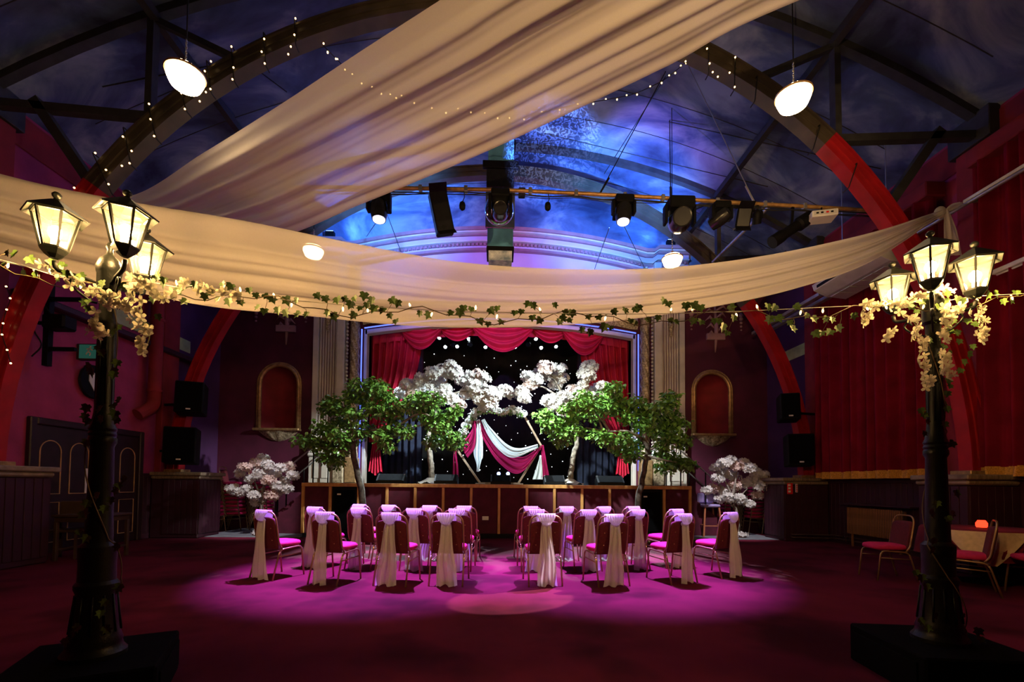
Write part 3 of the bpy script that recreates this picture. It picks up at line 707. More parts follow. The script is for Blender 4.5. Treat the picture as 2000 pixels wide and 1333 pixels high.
# stage lighting bar and par cans
def lens_head(name, label, pos, tgt, m_l, power, col, size, blend, rad=.10, ln=.26, group=None, radius=.06, bar=None):
    pos, tgt = V(pos), V(tgt); t = thing(name, label, 'spotlight', pos, group=group)
    q = (tgt - pos).to_track_quat('-Z', 'Y').to_matrix().to_4x4(); q.translation = pos
    MB().lathe([(rad * .55, ln * .55), (rad * .9, ln * .4), (rad, 0), (rad * 1.06, -ln * .45), (rad * .98, -ln * .45), (rad * .9, -ln * .3)], 16).xf(q).build('can', m_black, t, smooth=40, world=True)
    MB().lathe([(rad * .9, -ln * .34), (.001, -ln * .34)], 16).xf(q).build('lens', m_l, t, world=True)
    yk = [pos + V((-rad * 1.25, 0, 0)), pos + V((-rad * 1.25, 0, rad * 1.7)), pos + V((rad * 1.25, 0, rad * 1.7)), pos + V((rad * 1.25, 0, 0))]
    yb = MB()
    for a, b in zip(yk, yk[1:]): yb.bar(a, b, .03, .012, (0, 1, 0))
    yb.build('yoke', m_black, t, world=True)
    MB().bar(pos + V((0, 0, rad * 1.7)), pos + V((0, 0, rad * 1.7 + .10)) if not bar else V((pos.x, bar[0], bar[1] + .03)), .04).build('clamp', m_black, t, world=True)
    if power:
        dd = (tgt - pos).normalized(); light('SPOT', 'beam', t, pos + dd * (ln * .5), power, col, radius, tgt, size, blend)
    return t
ybar = 15.6
barz = P(950, 648, ybar).z + .20
for yb_, zb_, lb in ((ybar, barz, 'black lighting bar above the stage, nearer of two'), (ybar + .7, barz - .2, 'black lighting bar above the stage, farther of two')):
    t = thing('stage_lighting_bar', lb, 'bar', (XO, yb_, zb_)); MB().tube([(XO - 3.9, yb_, zb_), (XO + 3.9, yb_, zb_)], .03, 8).build('tube', m_black, t, smooth=60, world=True)
    for x in (-3.5, 0, 3.5): MB().tube([(XO + x, yb_, zb_), (XO + x, yb_, 7.4)], .012, 6).build('hanger', m_black, t, world=True)
order = ['first', 'second', 'third', 'fourth', 'fifth', 'sixth', 'seventh', 'eighth', 'ninth', 'tenth']
pars = [(859, 659, ybar, (-3.2, 11.4, 2.2), 1), (870, 677, ybar + .7, (-1.9, 11.6, 2.8), .8), (893, 676, ybar + .7, (-1.3, 11.4, 2.4), 1), (915, 661, ybar, (.12, 9.5, 1.3), 0), (948, 677, ybar + .7, (0, 12.0, 2.0), .5),
        (1006, 677, ybar + .7, (1.3, 11.4, 2.4), 1), (1046, 661, ybar, (1.9, 11.6, 2.8), .8), (1057, 679, ybar + .7, (.3, 5.0, 0), 0), (1085, 676, ybar + .7, (3.3, 11.4, 2.2), 1)]
for i, (x, y, Y, tg, pw) in enumerate(pars):
    lens_head('par_can', 'black par can with dazzling white lens, %s from the left above the stage' % order[i], P(x, y, Y), tg, m_lens, STAGE_W * pw, (.72, .90, 1.0), (21, 15, 17, 10, 21, 17, 15, 10, 21)[i], .3 if i != 3 else .1, .062, .18, 'par cans above the stage', .05, bar=(Y, barz - (.2 if Y > ybar + .3 else 0)))
for i, x in enumerate((884, 918, 1032, 1120)):
    lens_head('unlit_par_can', 'unlit black par can, %s from the left above the stage' % order[i], P(x, 672, ybar - .05), (XO, 11, 2), m_chrome, 0, None, 0, 0, .09, .22, 'unlit par cans', bar=(ybar, barz))

# floor wedges
wm_c = MB().prism([(-.33, -.20, 0), (-.33, .20, 0), (-.33, .20, .16), (-.33, .02, .30), (-.33, -.20, .10)], (.66, 0, 0)).mesh('cabinet', m_black)
wm_g = MB().add([(-.29, -.198, .115), (.29, -.198, .115), (.29, .01, .308), (-.29, .01, .308)], [(0, 1, 2, 3)]).add([(-.29, -.19, .107), (.29, -.19, .107), (.29, .018, .30), (-.29, .018, .30)], [(3, 2, 1, 0)]).mesh('grille', m_grille)
wm_e = MB().bbox(-.33, .33, .015, .045, .285, .305, .004).mesh('edge_strip', m_steel)
for x, wd, lb in ((765, 1.0, 'black floor monitor under the left green tree'), (872, .85, 'black floor monitor left of the hexagonal arch'), (978, .75, 'black floor monitor in the middle of the stage edge'), (1082, .75, 'black floor monitor right of the hexagonal arch'), (1190, 1.0, 'black floor monitor under the right green tree')):
    p = P(x, 940, 11.35); t = thing('floor_monitor', lb, 'speaker', (p.x, 11.35, SH), group='monitors along the stage edge')
    for nm, me in (('cabinet', wm_c), ('grille', wm_g), ('edge_strip', wm_e)): put(nm, me, t, (0, 0, 0), None, (wd, 1, .8))
for x, lb in ((974, 'small blue led lamp on the stage floor, left of two'), (992, 'small blue led lamp on the stage floor, right of two')):
    p = P(x, 926, 12.7); t = thing('led_lamp', lb, 'lamp', (p.x, 12.7, SH))
    MB().bbox(-.09, .09, -.06, .06, 0, .06, .01).build('base', m_black, t); MB().lathe([(.07, 0), (.085, .05), (.085, .14), (.06, .16)], 12).xf(Matrix.Translation((0, .06, p.z - SH)) @ Matrix.Rotation(D(90), 4, 'X')).build('can', m_black, t, smooth=40)
    MB().ball((0, -.09, p.z - SH), .05, 10, 8).build('lens', m_bluelens, t, smooth=180)
    MB().bbox(-.02, .02, -.01, .05, .05, p.z - SH, .004).build('stand', m_black, t)

# hexagonal wedding arch
YA = 12.25
hexpx = [(938, 944), (891, 876), (930, 806), (1020, 806), (1057, 872), (1012, 944)]
hp = [P(x, y, YA) for x, y in hexpx]; hp[0].z = hp[5].z = SH + .03
arch_t = thing('hexagon_arch', 'hexagonal timber wedding arch in the middle of the stage', 'arch', (XO, YA, SH))
for a, b in zip(hp, hp[1:]): MB().bar(a, b, .05, .11, (0, 1, 0)).build('timber', m_archwood, arch_t, world=True)
for q in (hp[0], hp[5]): MB().bbox(q.x - .12, q.x + .12, YA - .25, YA + .25, SH, SH + .04, .006).build('foot', m_archwood, arch_t, world=True)
MB().bar(hp[0] - V((0, 0, .0)), hp[5], .05, .06).build('timber', m_archwood, arch_t, world=True)
def chiffon(name, label, m, curveA, curveB, seed, folds=((2, 1), (3.5, .7), (6, .4)), amp=.03, yy=YA - .08):
    A = [P(x, y, yy) for x, y in curveA]; B = [P(x, y, yy - .05) for x, y in curveB]
    return tag(fold_sheet(A, B, 50, 40, folds, amp, seed=seed).build(name, m, smooth=180), label, 'fabric')
chiffon('chiffon_swag', 'burgundy chiffon swag looped across the hexagonal arch', m_burgchiffon, [(937, 820), (955, 850), (985, 880), (1020, 893), (1055, 873)], [(932, 822), (945, 860), (975, 905), (1015, 925), (1060, 874)], 3)
chiffon('chiffon_swag', 'white chiffon swag draped above the burgundy one on the arch', m_whitechiffon, [(945, 820), (962, 840), (990, 868), (1015, 876), (1050, 868)], [(941, 821), (953, 850), (975, 880), (1003, 894), (1052, 876)], 8, yy=YA - .16)
chiffon('chiffon_fall', 'white chiffon tail hanging inside the hexagonal arch', m_whitechiffon, [(931, 822), (929, 850), (925, 885), (930, 905), (932, 921)], [(937, 820), (942, 850), (943, 890), (940, 900), (934, 922)], 5)
chiffon('chiffon_fall', 'burgundy chiffon bunch on the upper left side of the arch', m_burgchiffon, [(929, 826), (915, 850), (898, 868)], [(929, 822), (929, 870), (913, 895)], 6, amp=.05)
chiffon('chiffon_tail', 'burgundy chiffon tail hanging at the left corner of the arch', m_burgchiffon, [(887, 878), (884, 905), (883, 930)], [(891, 878), (894, 905), (896, 932)], 2, ((2, 1),))
chiffon('chiffon_tail', 'burgundy chiffon tail hanging at the right corner of the arch', m_burgchiffon, [(1057, 870), (1058, 905), (1058, 932)], [(1062, 870), (1068, 905), (1073, 931)], 7, ((2, 1),))
chiffon('chiffon_tail', 'white chiffon tail hanging at the right side of the arch', m_whitechiffon, [(1055, 890), (1047, 915), (1040, 937)], [(1057, 890), (1059, 915), (1060, 937)], 11, ((2, 1),), yy=YA - .04)

# ---- flowers and leaves: shared meshes
def blossom_mesh(name, m, n=5, cup=.35, r=1.0):
    b = MB()
    for k in range(n):
        a = 6.283 * k / n; c, s = math.cos(a), math.sin(a)
        def q(u, v, z): return (r * (u * c - v * s), r * (u * s + v * c), r * z)
        b.add([q(0, 0, 0), q(.45, -.34, cup * .55), q(.62, 0, cup * .5), q(.45, .34, cup * .55), q(.95, -.26, cup), q(1.02, .02, cup * .85), q(.95, .26, cup)], [(0, 1, 2), (0, 2, 3), (1, 4, 5, 2), (2, 5, 6, 3)])
    return b
def leaf_shape(L=1.0, W=.36):
    return [V((0, 0, 0)), V((L*.3, W*.8, .08*L)), V((L*.65, W*.75, .06*L)), V((L, 0, -.05*L)), V((L*.65, -W*.75, .06*L)), V((L*.3, -W*.8, .08*L)), V((L*.5, 0, 0))], [(0, 6, 1), (1, 6, 2), (2, 6, 3), (3, 6, 4), (4, 6, 5), (5, 6, 0)]
LV, LF = leaf_shape(); BLM = blossom_mesh('b', None); 
def rnd_rot(rr, tilt=3.14): return Euler((rr.uniform(-tilt, tilt), rr.uniform(-tilt, tilt), rr.uniform(-3.14, 3.14))).to_matrix()
def leaf_spray(c, rad, n, size, rr, flat=.75):
    b = MB()
    for i in range(n):
        d = V((rr.gauss(0, 1), rr.gauss(0, 1), rr.gauss(0, 1) * flat)); d = d.normalized() * rad * (rr.random() ** .45) * (1 if True else 1)
        m = Euler((rr.uniform(-.9, .9), rr.uniform(-.2, 1.2), rr.uniform(-3.14, 3.14))).to_matrix(); s = size * rr.uniform(.7, 1.25)
        b.add([c + V((d.x, d.y, d.z * flat)) + m @ (p * s) for p in LV], LF)
    for i in range(5):
        e = c + V((rr.uniform(-1, 1), rr.uniform(-1, 1), rr.uniform(-.6, .8) * flat)) * rad * .8
        b.tube([c - V((0, 0, rad * .3)), (c + e) / 2 + V((0, 0, .02)), e], [.010, .006, .003], 4)
    return b
def blossom_spray(c, rad, n, size, rr, flat=.7):
    b = MB()
    for i in range(n):
        d = V((rr.gauss(0, 1), rr.gauss(0, 1), rr.gauss(0, 1))).normalized() * rad * (rr.random() ** .4)
        nrm = (d + V((0, -rad * .3, rad * .1))).normalized(); m = nrm.to_track_quat('Z', 'Y').to_matrix() @ Matrix.Rotation(rr.uniform(0, 6.28), 3, 'Z'); s = size * rr.uniform(.75, 1.25)
        b.add([c + V((d.x, d.y, d.z * flat)) + m @ (p * s) for p in BLM.v], BLM.f)
    return b
def tree(name, label, base, trunk, branches, sprays, kind, group=None, seed=1, Y=11, foot=None):
    rr = random.Random(seed); t = thing(name, label, 'tree', base, group=group)
    tp = [V(p) for p, r in trunk]; cr = catmull(tp, 24); rs_ = [r for p, r in trunk]; n = len(rs_) - 1
    rad = [rs_[min(int(i / 23 * n), n - 1)] + (rs_[min(int(i / 23 * n), n - 1) + 1] - rs_[min(int(i / 23 * n), n - 1)]) * (i / 23 * n - min(int(i / 23 * n), n - 1)) for i in range(24)]
    cr = [p + V((rr.uniform(-.012, .012), rr.uniform(-.012, .012), 0)) for p in cr]
    MB().tube(cr, rad, 10).build('trunk', m_bark if kind != 'leaf' else m_bark2, t, smooth=180, world=True)
    for br in branches:
        k = len(br); MB().tube(catmull(br, 10), [.035 - .026 * i / 9 for i in range(10)], 6).build('branch', m_bark, t, smooth=180, world=True)
    for c, r in sprays:
        if kind == 'leaf': tag(leaf_spray(V(c), r, int(150 * (r / .26) ** 1.5), .112, rr).build('leaf_spray', m_leaf, t, smooth=None, world=True), kind='stuff')
        else:
            mm = m_petalpink if rr.random() < .14 else m_petal
            tag(blossom_spray(V(c), r, int(80 * (r / .22) ** 1.6), .062, rr).build('blossom_spray', mm, t, world=True), kind='stuff')
    if foot: foot(t)
    return t
def near(px, Y, rr, spread=.35): return P(px[0], px[1], Y + rr.uniform(-spread, spread))
rr = random.Random(21)
YG = 10.35
# left green tree
lpx = [(600, 862), (620, 868), (632, 835), (640, 800), (650, 785), (655, 850), (640, 893), (652, 903), (672, 800), (668, 825), (690, 775), (698, 812), (715, 785), (722, 765), (738, 800), (742, 768), (757, 782), (765, 812), (780, 795), (800, 785), (815, 805), (822, 778), (838, 800), (848, 825), (862, 835), (880, 852), (890, 862), (875, 815), (885, 803), (722, 842), (745, 853), (850, 862), (700, 845), (765, 838), (790, 842), (680, 862), (815, 790), (700, 756), (735, 752), (755, 870), (845, 780), (640, 870), (660, 880)]
tb = P(706, 1000, YG); base = (tb.x, YG, 0)
trunk = [(V((tb.x, YG, 0)), .085), (P(708, 985, YG), .075), (P(702, 940, YG), .07), (P(692, 895, YG), .065), (P(690, 868, YG), .06), (P(700, 848, YG), .045)]
brs = [[P(690, 870, YG), P(672, 850, YG), P(640, 820, YG + .2)], [P(695, 860, YG), P(720, 842, YG), P(770, 838, YG - .2), P(830, 830, YG + .1)], [P(692, 868, YG), P(690, 830, YG), P(720, 785, YG + .3)], [P(690, 880, YG), P(650, 880, YG), P(610, 868, YG)], [P(770, 838, YG - .2), P(820, 808, YG), P(860, 825, YG)]]
def moss_foot(x, y, m):
    def f(t):
        b = MB(); q = random.Random(3)
        b.lathe([(.30, 0), (.28, .06), (.18, .13), (.05, .17), (.0, .17)], 18, (x, y)).build('moss_mound', m, t, smooth=180, world=True)
    return f
tree('ficus_tree', 'artificial green leafy tree in front of the stage on the left', base, trunk, brs, [(near(p, YG, rr), rr.uniform(.22, .30)) for p in lpx], 'leaf', 'green artificial trees', 2, foot=moss_foot(tb.x, YG, m_moss))
rpx = [(1065, 812), (1075, 832), (1088, 845), (1100, 822), (1108, 800), (1122, 815), (1130, 792), (1140, 775), (1095, 862), (1105, 848), (1125, 840), (1148, 795), (1160, 812), (1172, 785), (1185, 800), (1192, 770), (1198, 756), (1205, 790), (1222, 800), (1238, 785), (1250, 805), (1225, 820), (1262, 795), (1275, 815), (1290, 800), (1305, 790), (1312, 812), (1325, 828), (1300, 832), (1318, 850), (1332, 862), (1298, 860), (1290, 885), (1312, 895), (1330, 905), (1345, 908), (1300, 912), (1200, 868), (1222, 878), (1240, 862), (1185, 860), (1215, 858), (1232, 890), (1168, 850), (1255, 835), (1262, 822), (1310, 775), (1285, 840)]
tb = P(1246, 990, YG); base = (tb.x, YG, 0)
trunk = [(V((tb.x, YG, 0)), .08), (P(1246, 985, YG), .07), (P(1253, 945, YG), .062), (P(1260, 905, YG), .06), (P(1264, 875, YG), .058), (P(1252, 855, YG), .045)]
brs = [[P(1256, 858, YG), P(1225, 843, YG - .2), P(1190, 843, YG - .2), P(1145, 836, YG)], [P(1262, 870, YG), P(1262, 840, YG), P(1270, 800, YG + .2)], [P(1264, 880, YG), P(1290, 870, YG), P(1325, 850, YG)], [P(1190, 843, YG - .2), P(1170, 815, YG), P(1140, 800, YG)], [P(1263, 890, YG), P(1300, 900, YG - .2), P(1335, 905, YG)], [P(1177, 842, YG - .2), P(1170, 820, YG - .2)]]
def flower_foot(x, y):
    def f(t):
        q = random.Random(8)
        MB().lathe([(.26, 0), (.24, .05), (.12, .10), (.0, .11)], 16, (x, y)).build('moss_mound', m_moss, t, smooth=180, world=True)
        tag(blossom_spray(V((x, y - .1, .10)), .26, 50, .06, q, .3).build('blossom_spray', m_petal, t, world=True), kind='stuff')
    return f
tree('ficus_tree', 'artificial green leafy tree in front of the stage on the right', base, trunk, brs, [(near(p, YG, rr), rr.uniform(.21, .28)) for p in rpx], 'leaf', 'green artificial trees', 4, foot=flower_foot(tb.x, YG))
# white cherry trees on the stage
YC = 11.9
lc = [(783, 768), (795, 752), (812, 762), (822, 742), (838, 752), (845, 730), (858, 745), (868, 725), (880, 714), (888, 728), (902, 742), (918, 735), (935, 732), (944, 740), (870, 760), (855, 770), (880, 778), (895, 790), (928, 765), (945, 762), (958, 768), (965, 776), (940, 782), (912, 768), (835, 778), (805, 775), (820, 790), (955, 790), (925, 752)]
rc = [(985, 764), (1000, 770), (1020, 765), (1035, 752), (1030, 735), (1045, 742), (1058, 728), (1066, 718), (1075, 735), (1092, 722), (1098, 738), (1085, 752), (1072, 782), (1085, 792), (1102, 800), (1098, 775), (1118, 762), (1135, 768), (1140, 750), (1140, 730), (1152, 718), (1148, 735), (1165, 762), (1180, 755), (1188, 768), (1130, 785), (1155, 778), (1025, 778), (1115, 782)]
def cloth_foot(x, y):
    def f(t):
        q = random.Random(4); rows = []
        for i in range(9):
            rows.append([(x + (.10 + .032 * i) * math.cos(a) , y + (.10 + .028 * i) * math.sin(a), SH + .005 + .16 * (1 - i / 8) ** 1.6 + .03 * math.sin(7 * a + i) * (i / 8) + .03 * (i / 8)) for a in [6.283 * j / 36 for j in range(36)]])
        MB().grid(rows, True).build('cloth_wrap', m_napkin, t, smooth=180, world=True)
    return f
for nm, px, tpx, brp, cl in (('left', lc, [(842, 943), (843, 925), (840, 890), (836, 862), (845, 820), (862, 785)], [[(862, 785), (885, 770), (910, 765), (950, 768)], [(850, 800), (870, 750), (882, 725)], [(845, 810), (815, 775), (795, 760)]], 0),
                         ('right', rc, [(1113, 943), (1115, 925), (1120, 890), (1127, 862), (1118, 820), (1104, 785)], [[(1110, 790), (1075, 765), (1050, 755), (1000, 768)], [(1112, 800), (1085, 745), (1068, 725)], [(1120, 815), (1140, 765), (1152, 728)]], 0)):
    b0 = P(tpx[0][0], 940, YC); b0.z = SH
    trunk = [(b0, .10)] + [(P(x, y, YC), r) for (x, y), r in zip(tpx[1:], (.075, .07, .065, .05, .035))]
    tree('cherry_tree', 'white blossom tree standing on the %s half of the stage' % nm, b0, trunk, [[P(x, y, YC) for x, y in q] for q in brp], [(near(p, YC, rr, .3), rr.uniform(.17, .24)) for p in px], 'blossom', 'blossom trees on the stage', 9 if nm == 'left' else 10, foot=cloth_foot(b0.x, YC))
# two small blossom trees on the floor beside the stage
for nm, c0, pts_, bp in (('left', (512, 945), [(470, 962), (455, 955), (468, 925), (478, 912), (490, 935), (500, 905), (512, 898), (522, 910), (508, 925), (535, 925), (548, 915), (565, 912), (572, 928), (555, 940), (540, 950), (530, 968), (545, 962), (495, 968), (500, 982), (482, 955), (525, 938), (560, 955)], (512, 1046)),
                     ('right', (1432, 950), [(1380, 958), (1395, 955), (1402, 935), (1400, 915), (1415, 905), (1428, 898), (1440, 910), (1420, 925), (1452, 905), (1465, 915), (1478, 925), (1490, 928), (1470, 940), (1485, 950), (1455, 945), (1435, 950), (1412, 960), (1425, 972), (1445, 975), (1465, 985), (1480, 968), (1405, 975), (1432, 930)], (1440, 1050))):
    b0 = PZ(bp[0], bp[1], 0); Yb = b0.y
    trunk = [(b0, .05), (P(bp[0], 1010, Yb), .04), (P(c0[0], 980, Yb), .035), (P(c0[0], 955, Yb), .02)]
    brs = [[P(c0[0], 990, Yb), P(c0[0] - 25, 965, Yb)], [P(c0[0], 985, Yb), P(c0[0] + 28, 955, Yb)], [P(c0[0], 975, Yb), P(c0[0] - 20, 930, Yb)], [P(c0[0], 970, Yb), P(c0[0] + 8, 915, Yb)]]
    def ft(t, x=b0.x, y=b0.y):
        MB().lathe([(.22, 0), (.22, .03), (.10, .05), (.05, .06)], 18, (x, y)).build('base_disc', m_darkwood, t, smooth=40, world=True)
        q = random.Random(2); tag(blossom_spray(V((x, y - .12, .09)), .2, 36, .05, q, .3).build('blossom_spray', m_petal, t, world=True), kind='stuff')
    tree('blossom_tree', 'small white blossom tree on the floor at the %s of the stage' % nm, b0, trunk, brs, [(near(p, Yb, rr, .25), rr.uniform(.12, .18)) for p in pts_], 'blossom', 'small blossom trees beside the stage', 12 if nm == 'left' else 13, foot=ft)
# floral garland on the wedding arch
fg = thing('arch_garland', 'white rose and greenery garland along the top of the hexagonal arch', 'garland', hp[2])
q = random.Random(6); gp = catmull([P(x, y, YA - .06) for x, y in ((893, 868), (905, 845), (918, 822), (932, 806), (955, 800), (980, 806), (1000, 803), (1020, 810))], 15)
for i, p in enumerate(gp):
    tag(leaf_spray(p, .13, 40, .075, q).build('leaf_spray', m_leaf, fg, world=True), kind='stuff')
    tag(blossom_spray(p + V((0, -.04, .02)), .13, 16, .05, q).build('blossom_spray', m_petal, fg, world=True), kind='stuff')
rose = MB()
for k in range(4):
    rose.grid([[((.2 + .22 * k) * (1 + .25 * h) * math.cos(a + k), (.2 + .22 * k) * (1 + .25 * h) * math.sin(a + k), (.55 - .1 * k) * h - .12 * k) for a in [6.283 * j / 10 for j in range(10)]] for h in (0, .6, 1)], True)
rose_me = rose.mesh('rose', m_petal, 180)
for i in range(14):
    p = gp[i] + V((q.uniform(-.08, .08), -.17, q.uniform(-.1, .08))); put('rose', rose_me, fg, p, (D(70), 0, q.uniform(0, 6)), q.uniform(.05, .075), world=True)

# ================================================================== BANQUET CHAIRS AND SASHES
def cushion(w, d, z0, z1, e=4.0, n=28):
    def ring(s, z): 
        out = []
        for j in range(n):
            a = 6.283185 * j / n; c, si = math.cos(a), math.sin(a); k = (abs(c) ** e + abs(si) ** e) ** (-1 / e)
            out.append(V((w / 2 * s * k * c, d / 2 * s * k * si, z)))
        return out
    h = z1 - z0; rows = [ring(.90, z0), ring(.98, z0 + .12 * h), ring(1, z0 + .35 * h), ring(.985, z0 + .6 * h), ring(.93, z0 + .78 * h), ring(.75, z0 + .92 * h), ring(.4, z0 + .99 * h), ring(.02, z1)]
    b = MB().grid(rows, True); b.add(rows[0], [list(range(n))[::-1]]); b.add(rows[-1], [list(range(n))]); return b
def round_path(pts, r=.05, n=5):
    pts = [V(p) for p in pts]; out = [pts[0]]
    for a, b, c in zip(pts, pts[1:], pts[2:]):
        r1 = min(r, (b - a).length * .45, (c - b).length * .45); p, q = b + (a - b).normalized() * r1, b + (c - b).normalized() * r1
        out += [(p * (1 - t) ** 2 + b * 2 * t * (1 - t) + q * t * t) for t in [i / n for i in range(n + 1)]]
    return out + [pts[-1]]
TR = .0115
def by(z): return -.175 - (z - .44) * .17          # the back leans away from the seat
CH = {}
CH['seat'] = cushion(.43, .43, .425, .505).xf(Matrix.Translation((0, .02, 0))).mesh('seat', m_seat, 180)
bo = []
for j in range(25):
    t = j / 24
    if t < .3: bo.append((-.195, .40 + .33 * t / .3))
    elif t > .7: bo.append((.195, .40 + .33 * (1 - t) / .3))
    else:
        a = math.pi * (1 - (t - .3) / .4); bo.append((.195 * math.copysign(abs(math.cos(a)) ** .45, math.cos(a)), .73 + .095 * math.sin(a) ** .5))
bmesh_ = MB(); 
def bp_(x, z, off): return (x, by(z) + off, z)
rows = [[bp_(x * s, .6 + (z - .6) * s, o) for x, z in bo] for s, o in ((.86, .030), (.97, .024), (1, .010), (1, -.012), (.97, -.022), (.86, -.026))]
bmesh_.grid(rows, True); bmesh_.add(rows[0], [list(range(25))[::-1]]); bmesh_.add(rows[-1], [list(range(25))])
CH['backrest'] = bmesh_.mesh('backrest', m_back, 50)
CH['back_frame'] = MB().tube(round_path([(-.212, -.13, .405), bp_(-.212, .47, 0), bp_(-.207, .90, 0), bp_(.207, .90, 0), bp_(.212, .47, 0), (.212, -.13, .405)], .13, 7), TR, 8).mesh('back_frame', m_frame, 180)
def side(s): return [(s * .215, -.275, 0), (s * .212, -.165, .395), (s * .212, .185, .415), (s * .215, .235, 0)]
for s, nm in ((-1, 'l'), (1, 'r')):
    sp = side(s); full = round_path(sp, .07, 6)
    CH['legr' + nm] = MB().tube(full[:4], TR, 8).mesh('leg', m_frame, 180)
    CH['rail' + nm] = MB().tube(full[3:-3], TR, 8).mesh('side_rail', m_frame, 180)
    CH['legf' + nm] = MB().tube(full[-4:], TR, 8).mesh('leg', m_frame, 180)
    a = V(sp[0]).lerp(V(sp[1]), .76); b = V(sp[3]).lerp(V(sp[2]), .76)
    CH['str' + nm] = MB().tube([a, b], .008, 6).mesh('stretcher', m_frame, 180)
CH['cross'] = MB().tube([(-.212, .12, .412), (.212, .12, .412)], .009, 6).tube([(-.212, -.12, .40), (.212, -.12, .40)], .009, 6).mesh('seat_support', m_frame, 180)
stud = MB().ball((0, 0, 0), .007, 6, 4).mesh('back_stud', m_gold, 180)
PARTN = {'seat': 'seat', 'backrest': 'backrest', 'back_frame': 'back_frame', 'cross': 'seat_support'}
def chair(loc, rotz, label, group, small=False, name='banquet_chair', tilt=None):
    t = thing(name, label, 'chair', loc, rotz, group)
    for k, me in CH.items():
        nm = PARTN.get(k) or ('leg' if k.startswith('leg') else 'side_rail' if k.startswith('rail') else 'stretcher')
        put(nm, me, t)
    if not small:
        for x in (-.12, .12):
            for z in (.52, .68): put('back_stud', stud, t, (x, by(z) - .026, z))
    return t
def sash_meshes(seed):
    q = random.Random(seed)
    rows = []
    for i in range(13):                                   # collar over the top of the back
        t = i / 12
        if t < .35: y, z, hw = by(.90) + .035, .82 + .09 * t / .35, .115
        elif t < .6:
            a = math.pi * (t - .35) / .25; y, z, hw = by(.90) + .035 * math.cos(a), .908 + .018 * math.sin(a), .122
        else:
            s = (t - .6) / .4; y, z, hw = by(.90) - .035 - .03 * math.sin(s * 2.2), .908 - .115 * s, .125 - .070 * s ** 1.5
        rows.append([(hw * (2 * j / 24 - 1), y + .007 * math.sin(j * 1.9 + i * .5 + seed), z - .012 * (1 - (2 * j / 24 - 1) ** 2) * (t > .6)) for j in range(25)])
    collar = MB().grid(rows).mesh('collar', m_sash, 180)
    kn_ = MB().ball((0, by(.78) - .045, .785), .045, 14, 10, (1.25, .75, .75)).mesh('knot', m_sash, 180)
    dx = q.uniform(-.03, .03); w1 = q.uniform(.12, .15); ph = q.uniform(0, 6)
    rows = []
    for i in range(30):
        t = i / 29; z = .80 - .785 * t; hw = .055 + (w1 - .055) * t ** .8; row = []
        for j in range(37):
            u = 2 * j / 36 - 1
            row.append((hw * u + dx * t * t + .006 * math.sin(9 * t + u), by(.78) - .055 - .02 * t - .055 * t * (1 - t) + (.008 + .018 * t) * math.sin(u * 8.5 + ph + 1.2 * math.sin(t * 3)) + .004 * math.sin(u * 23), max(.008, z + .018 * math.sin(u * 5 + ph) * t)))
        rows.append(row)
    tail = MB().grid(rows).mesh('tail', m_sash, 180)
    return collar, kn_, tail
SASH = [sash_meshes(k) for k in range(5)]
ROWS = (('front', ((515, 6.25), (634, 5.92), (764, 5.86), (873, 5.86), (1067, 5.86), (1200, 5.86), (1336, 6.05), (1428, 6.45))),
        ('middle', ((615, 7.1), (701, 6.95), (810, 6.85), (893, 6.85), (1048, 6.85), (1150, 6.85), (1246, 6.98), (1322, 7.2))),
        ('third', ((702, 8.05), (760, 7.85), (840, 7.78), (907, 7.75), (1037, 7.75), (1107, 7.78), (1180, 7.85), (1237, 8.0))))
POSN = ('outermost', 'third from the aisle', 'second from the aisle', 'beside the aisle')
k = 0
for rn, cs in ROWS:
    for i, (x, Y) in enumerate(cs):
        p = P(x, 945, Y); rz = D(8 * p.x); sd = 'left' if i < 4 else 'right'; ps = POSN[i if i < 4 else 7 - i]
        cpos = V((p.x, p.y, 0)) + Matrix.Rotation(rz, 3, 'Z') @ V((0, .27, 0))
        chair(cpos, rz, 'burgundy banquet chair with bronze legs, %s row %s block, %s' % (rn, sd, ps), 'chairs facing the stage')
        s = thing('chair_sash', 'white organza sash on the %s row chair, %s block, %s' % (rn, sd, ps), 'sash', cpos, rz, 'sashes tied on the chairs')
        for nm, me in zip(('collar', 'knot', 'tail'), SASH[(k * 3 + 1) % 5]): put(nm, me, s, None, None, (1 if k % 2 else -1, 1, 1))
        k += 1
# stacks of chairs by the pedestals
ORD = ('bottom', 'second', 'third', 'fourth', 'fifth', 'sixth', 'seventh', 'eighth', 'ninth')
def stack(p, rz, n, where, dz=.098):
    for j in range(n):
        chair(V((p[0] + .012 * j * math.sin(rz), p[1] - .012 * j * math.cos(rz), dz * j)), rz, '%s burgundy chair from the floor in the %s' % ('topmost' if j == n - 1 else ORD[j], where), 'stacked chairs', True)
for p, rz, n, lb in (((-7.22, 11.95), -1.45, 4, 'low stack next to the left pedestal'), ((-6.98, 12.55), -1.45, 9, 'tall stack in the left corner'), ((-6.32, 12.72), -1.5, 9, 'tall stack behind the left blossom tree'),
                     ((7.28, 11.9), 1.45, 6, 'stack next to the right pedestal'), ((7.12, 12.6), 1.45, 9, 'tall stack in the right corner'), ((6.42, 12.72), 1.5, 8, 'stack behind the right blossom tree')):
    stack(p, rz, n, lb)
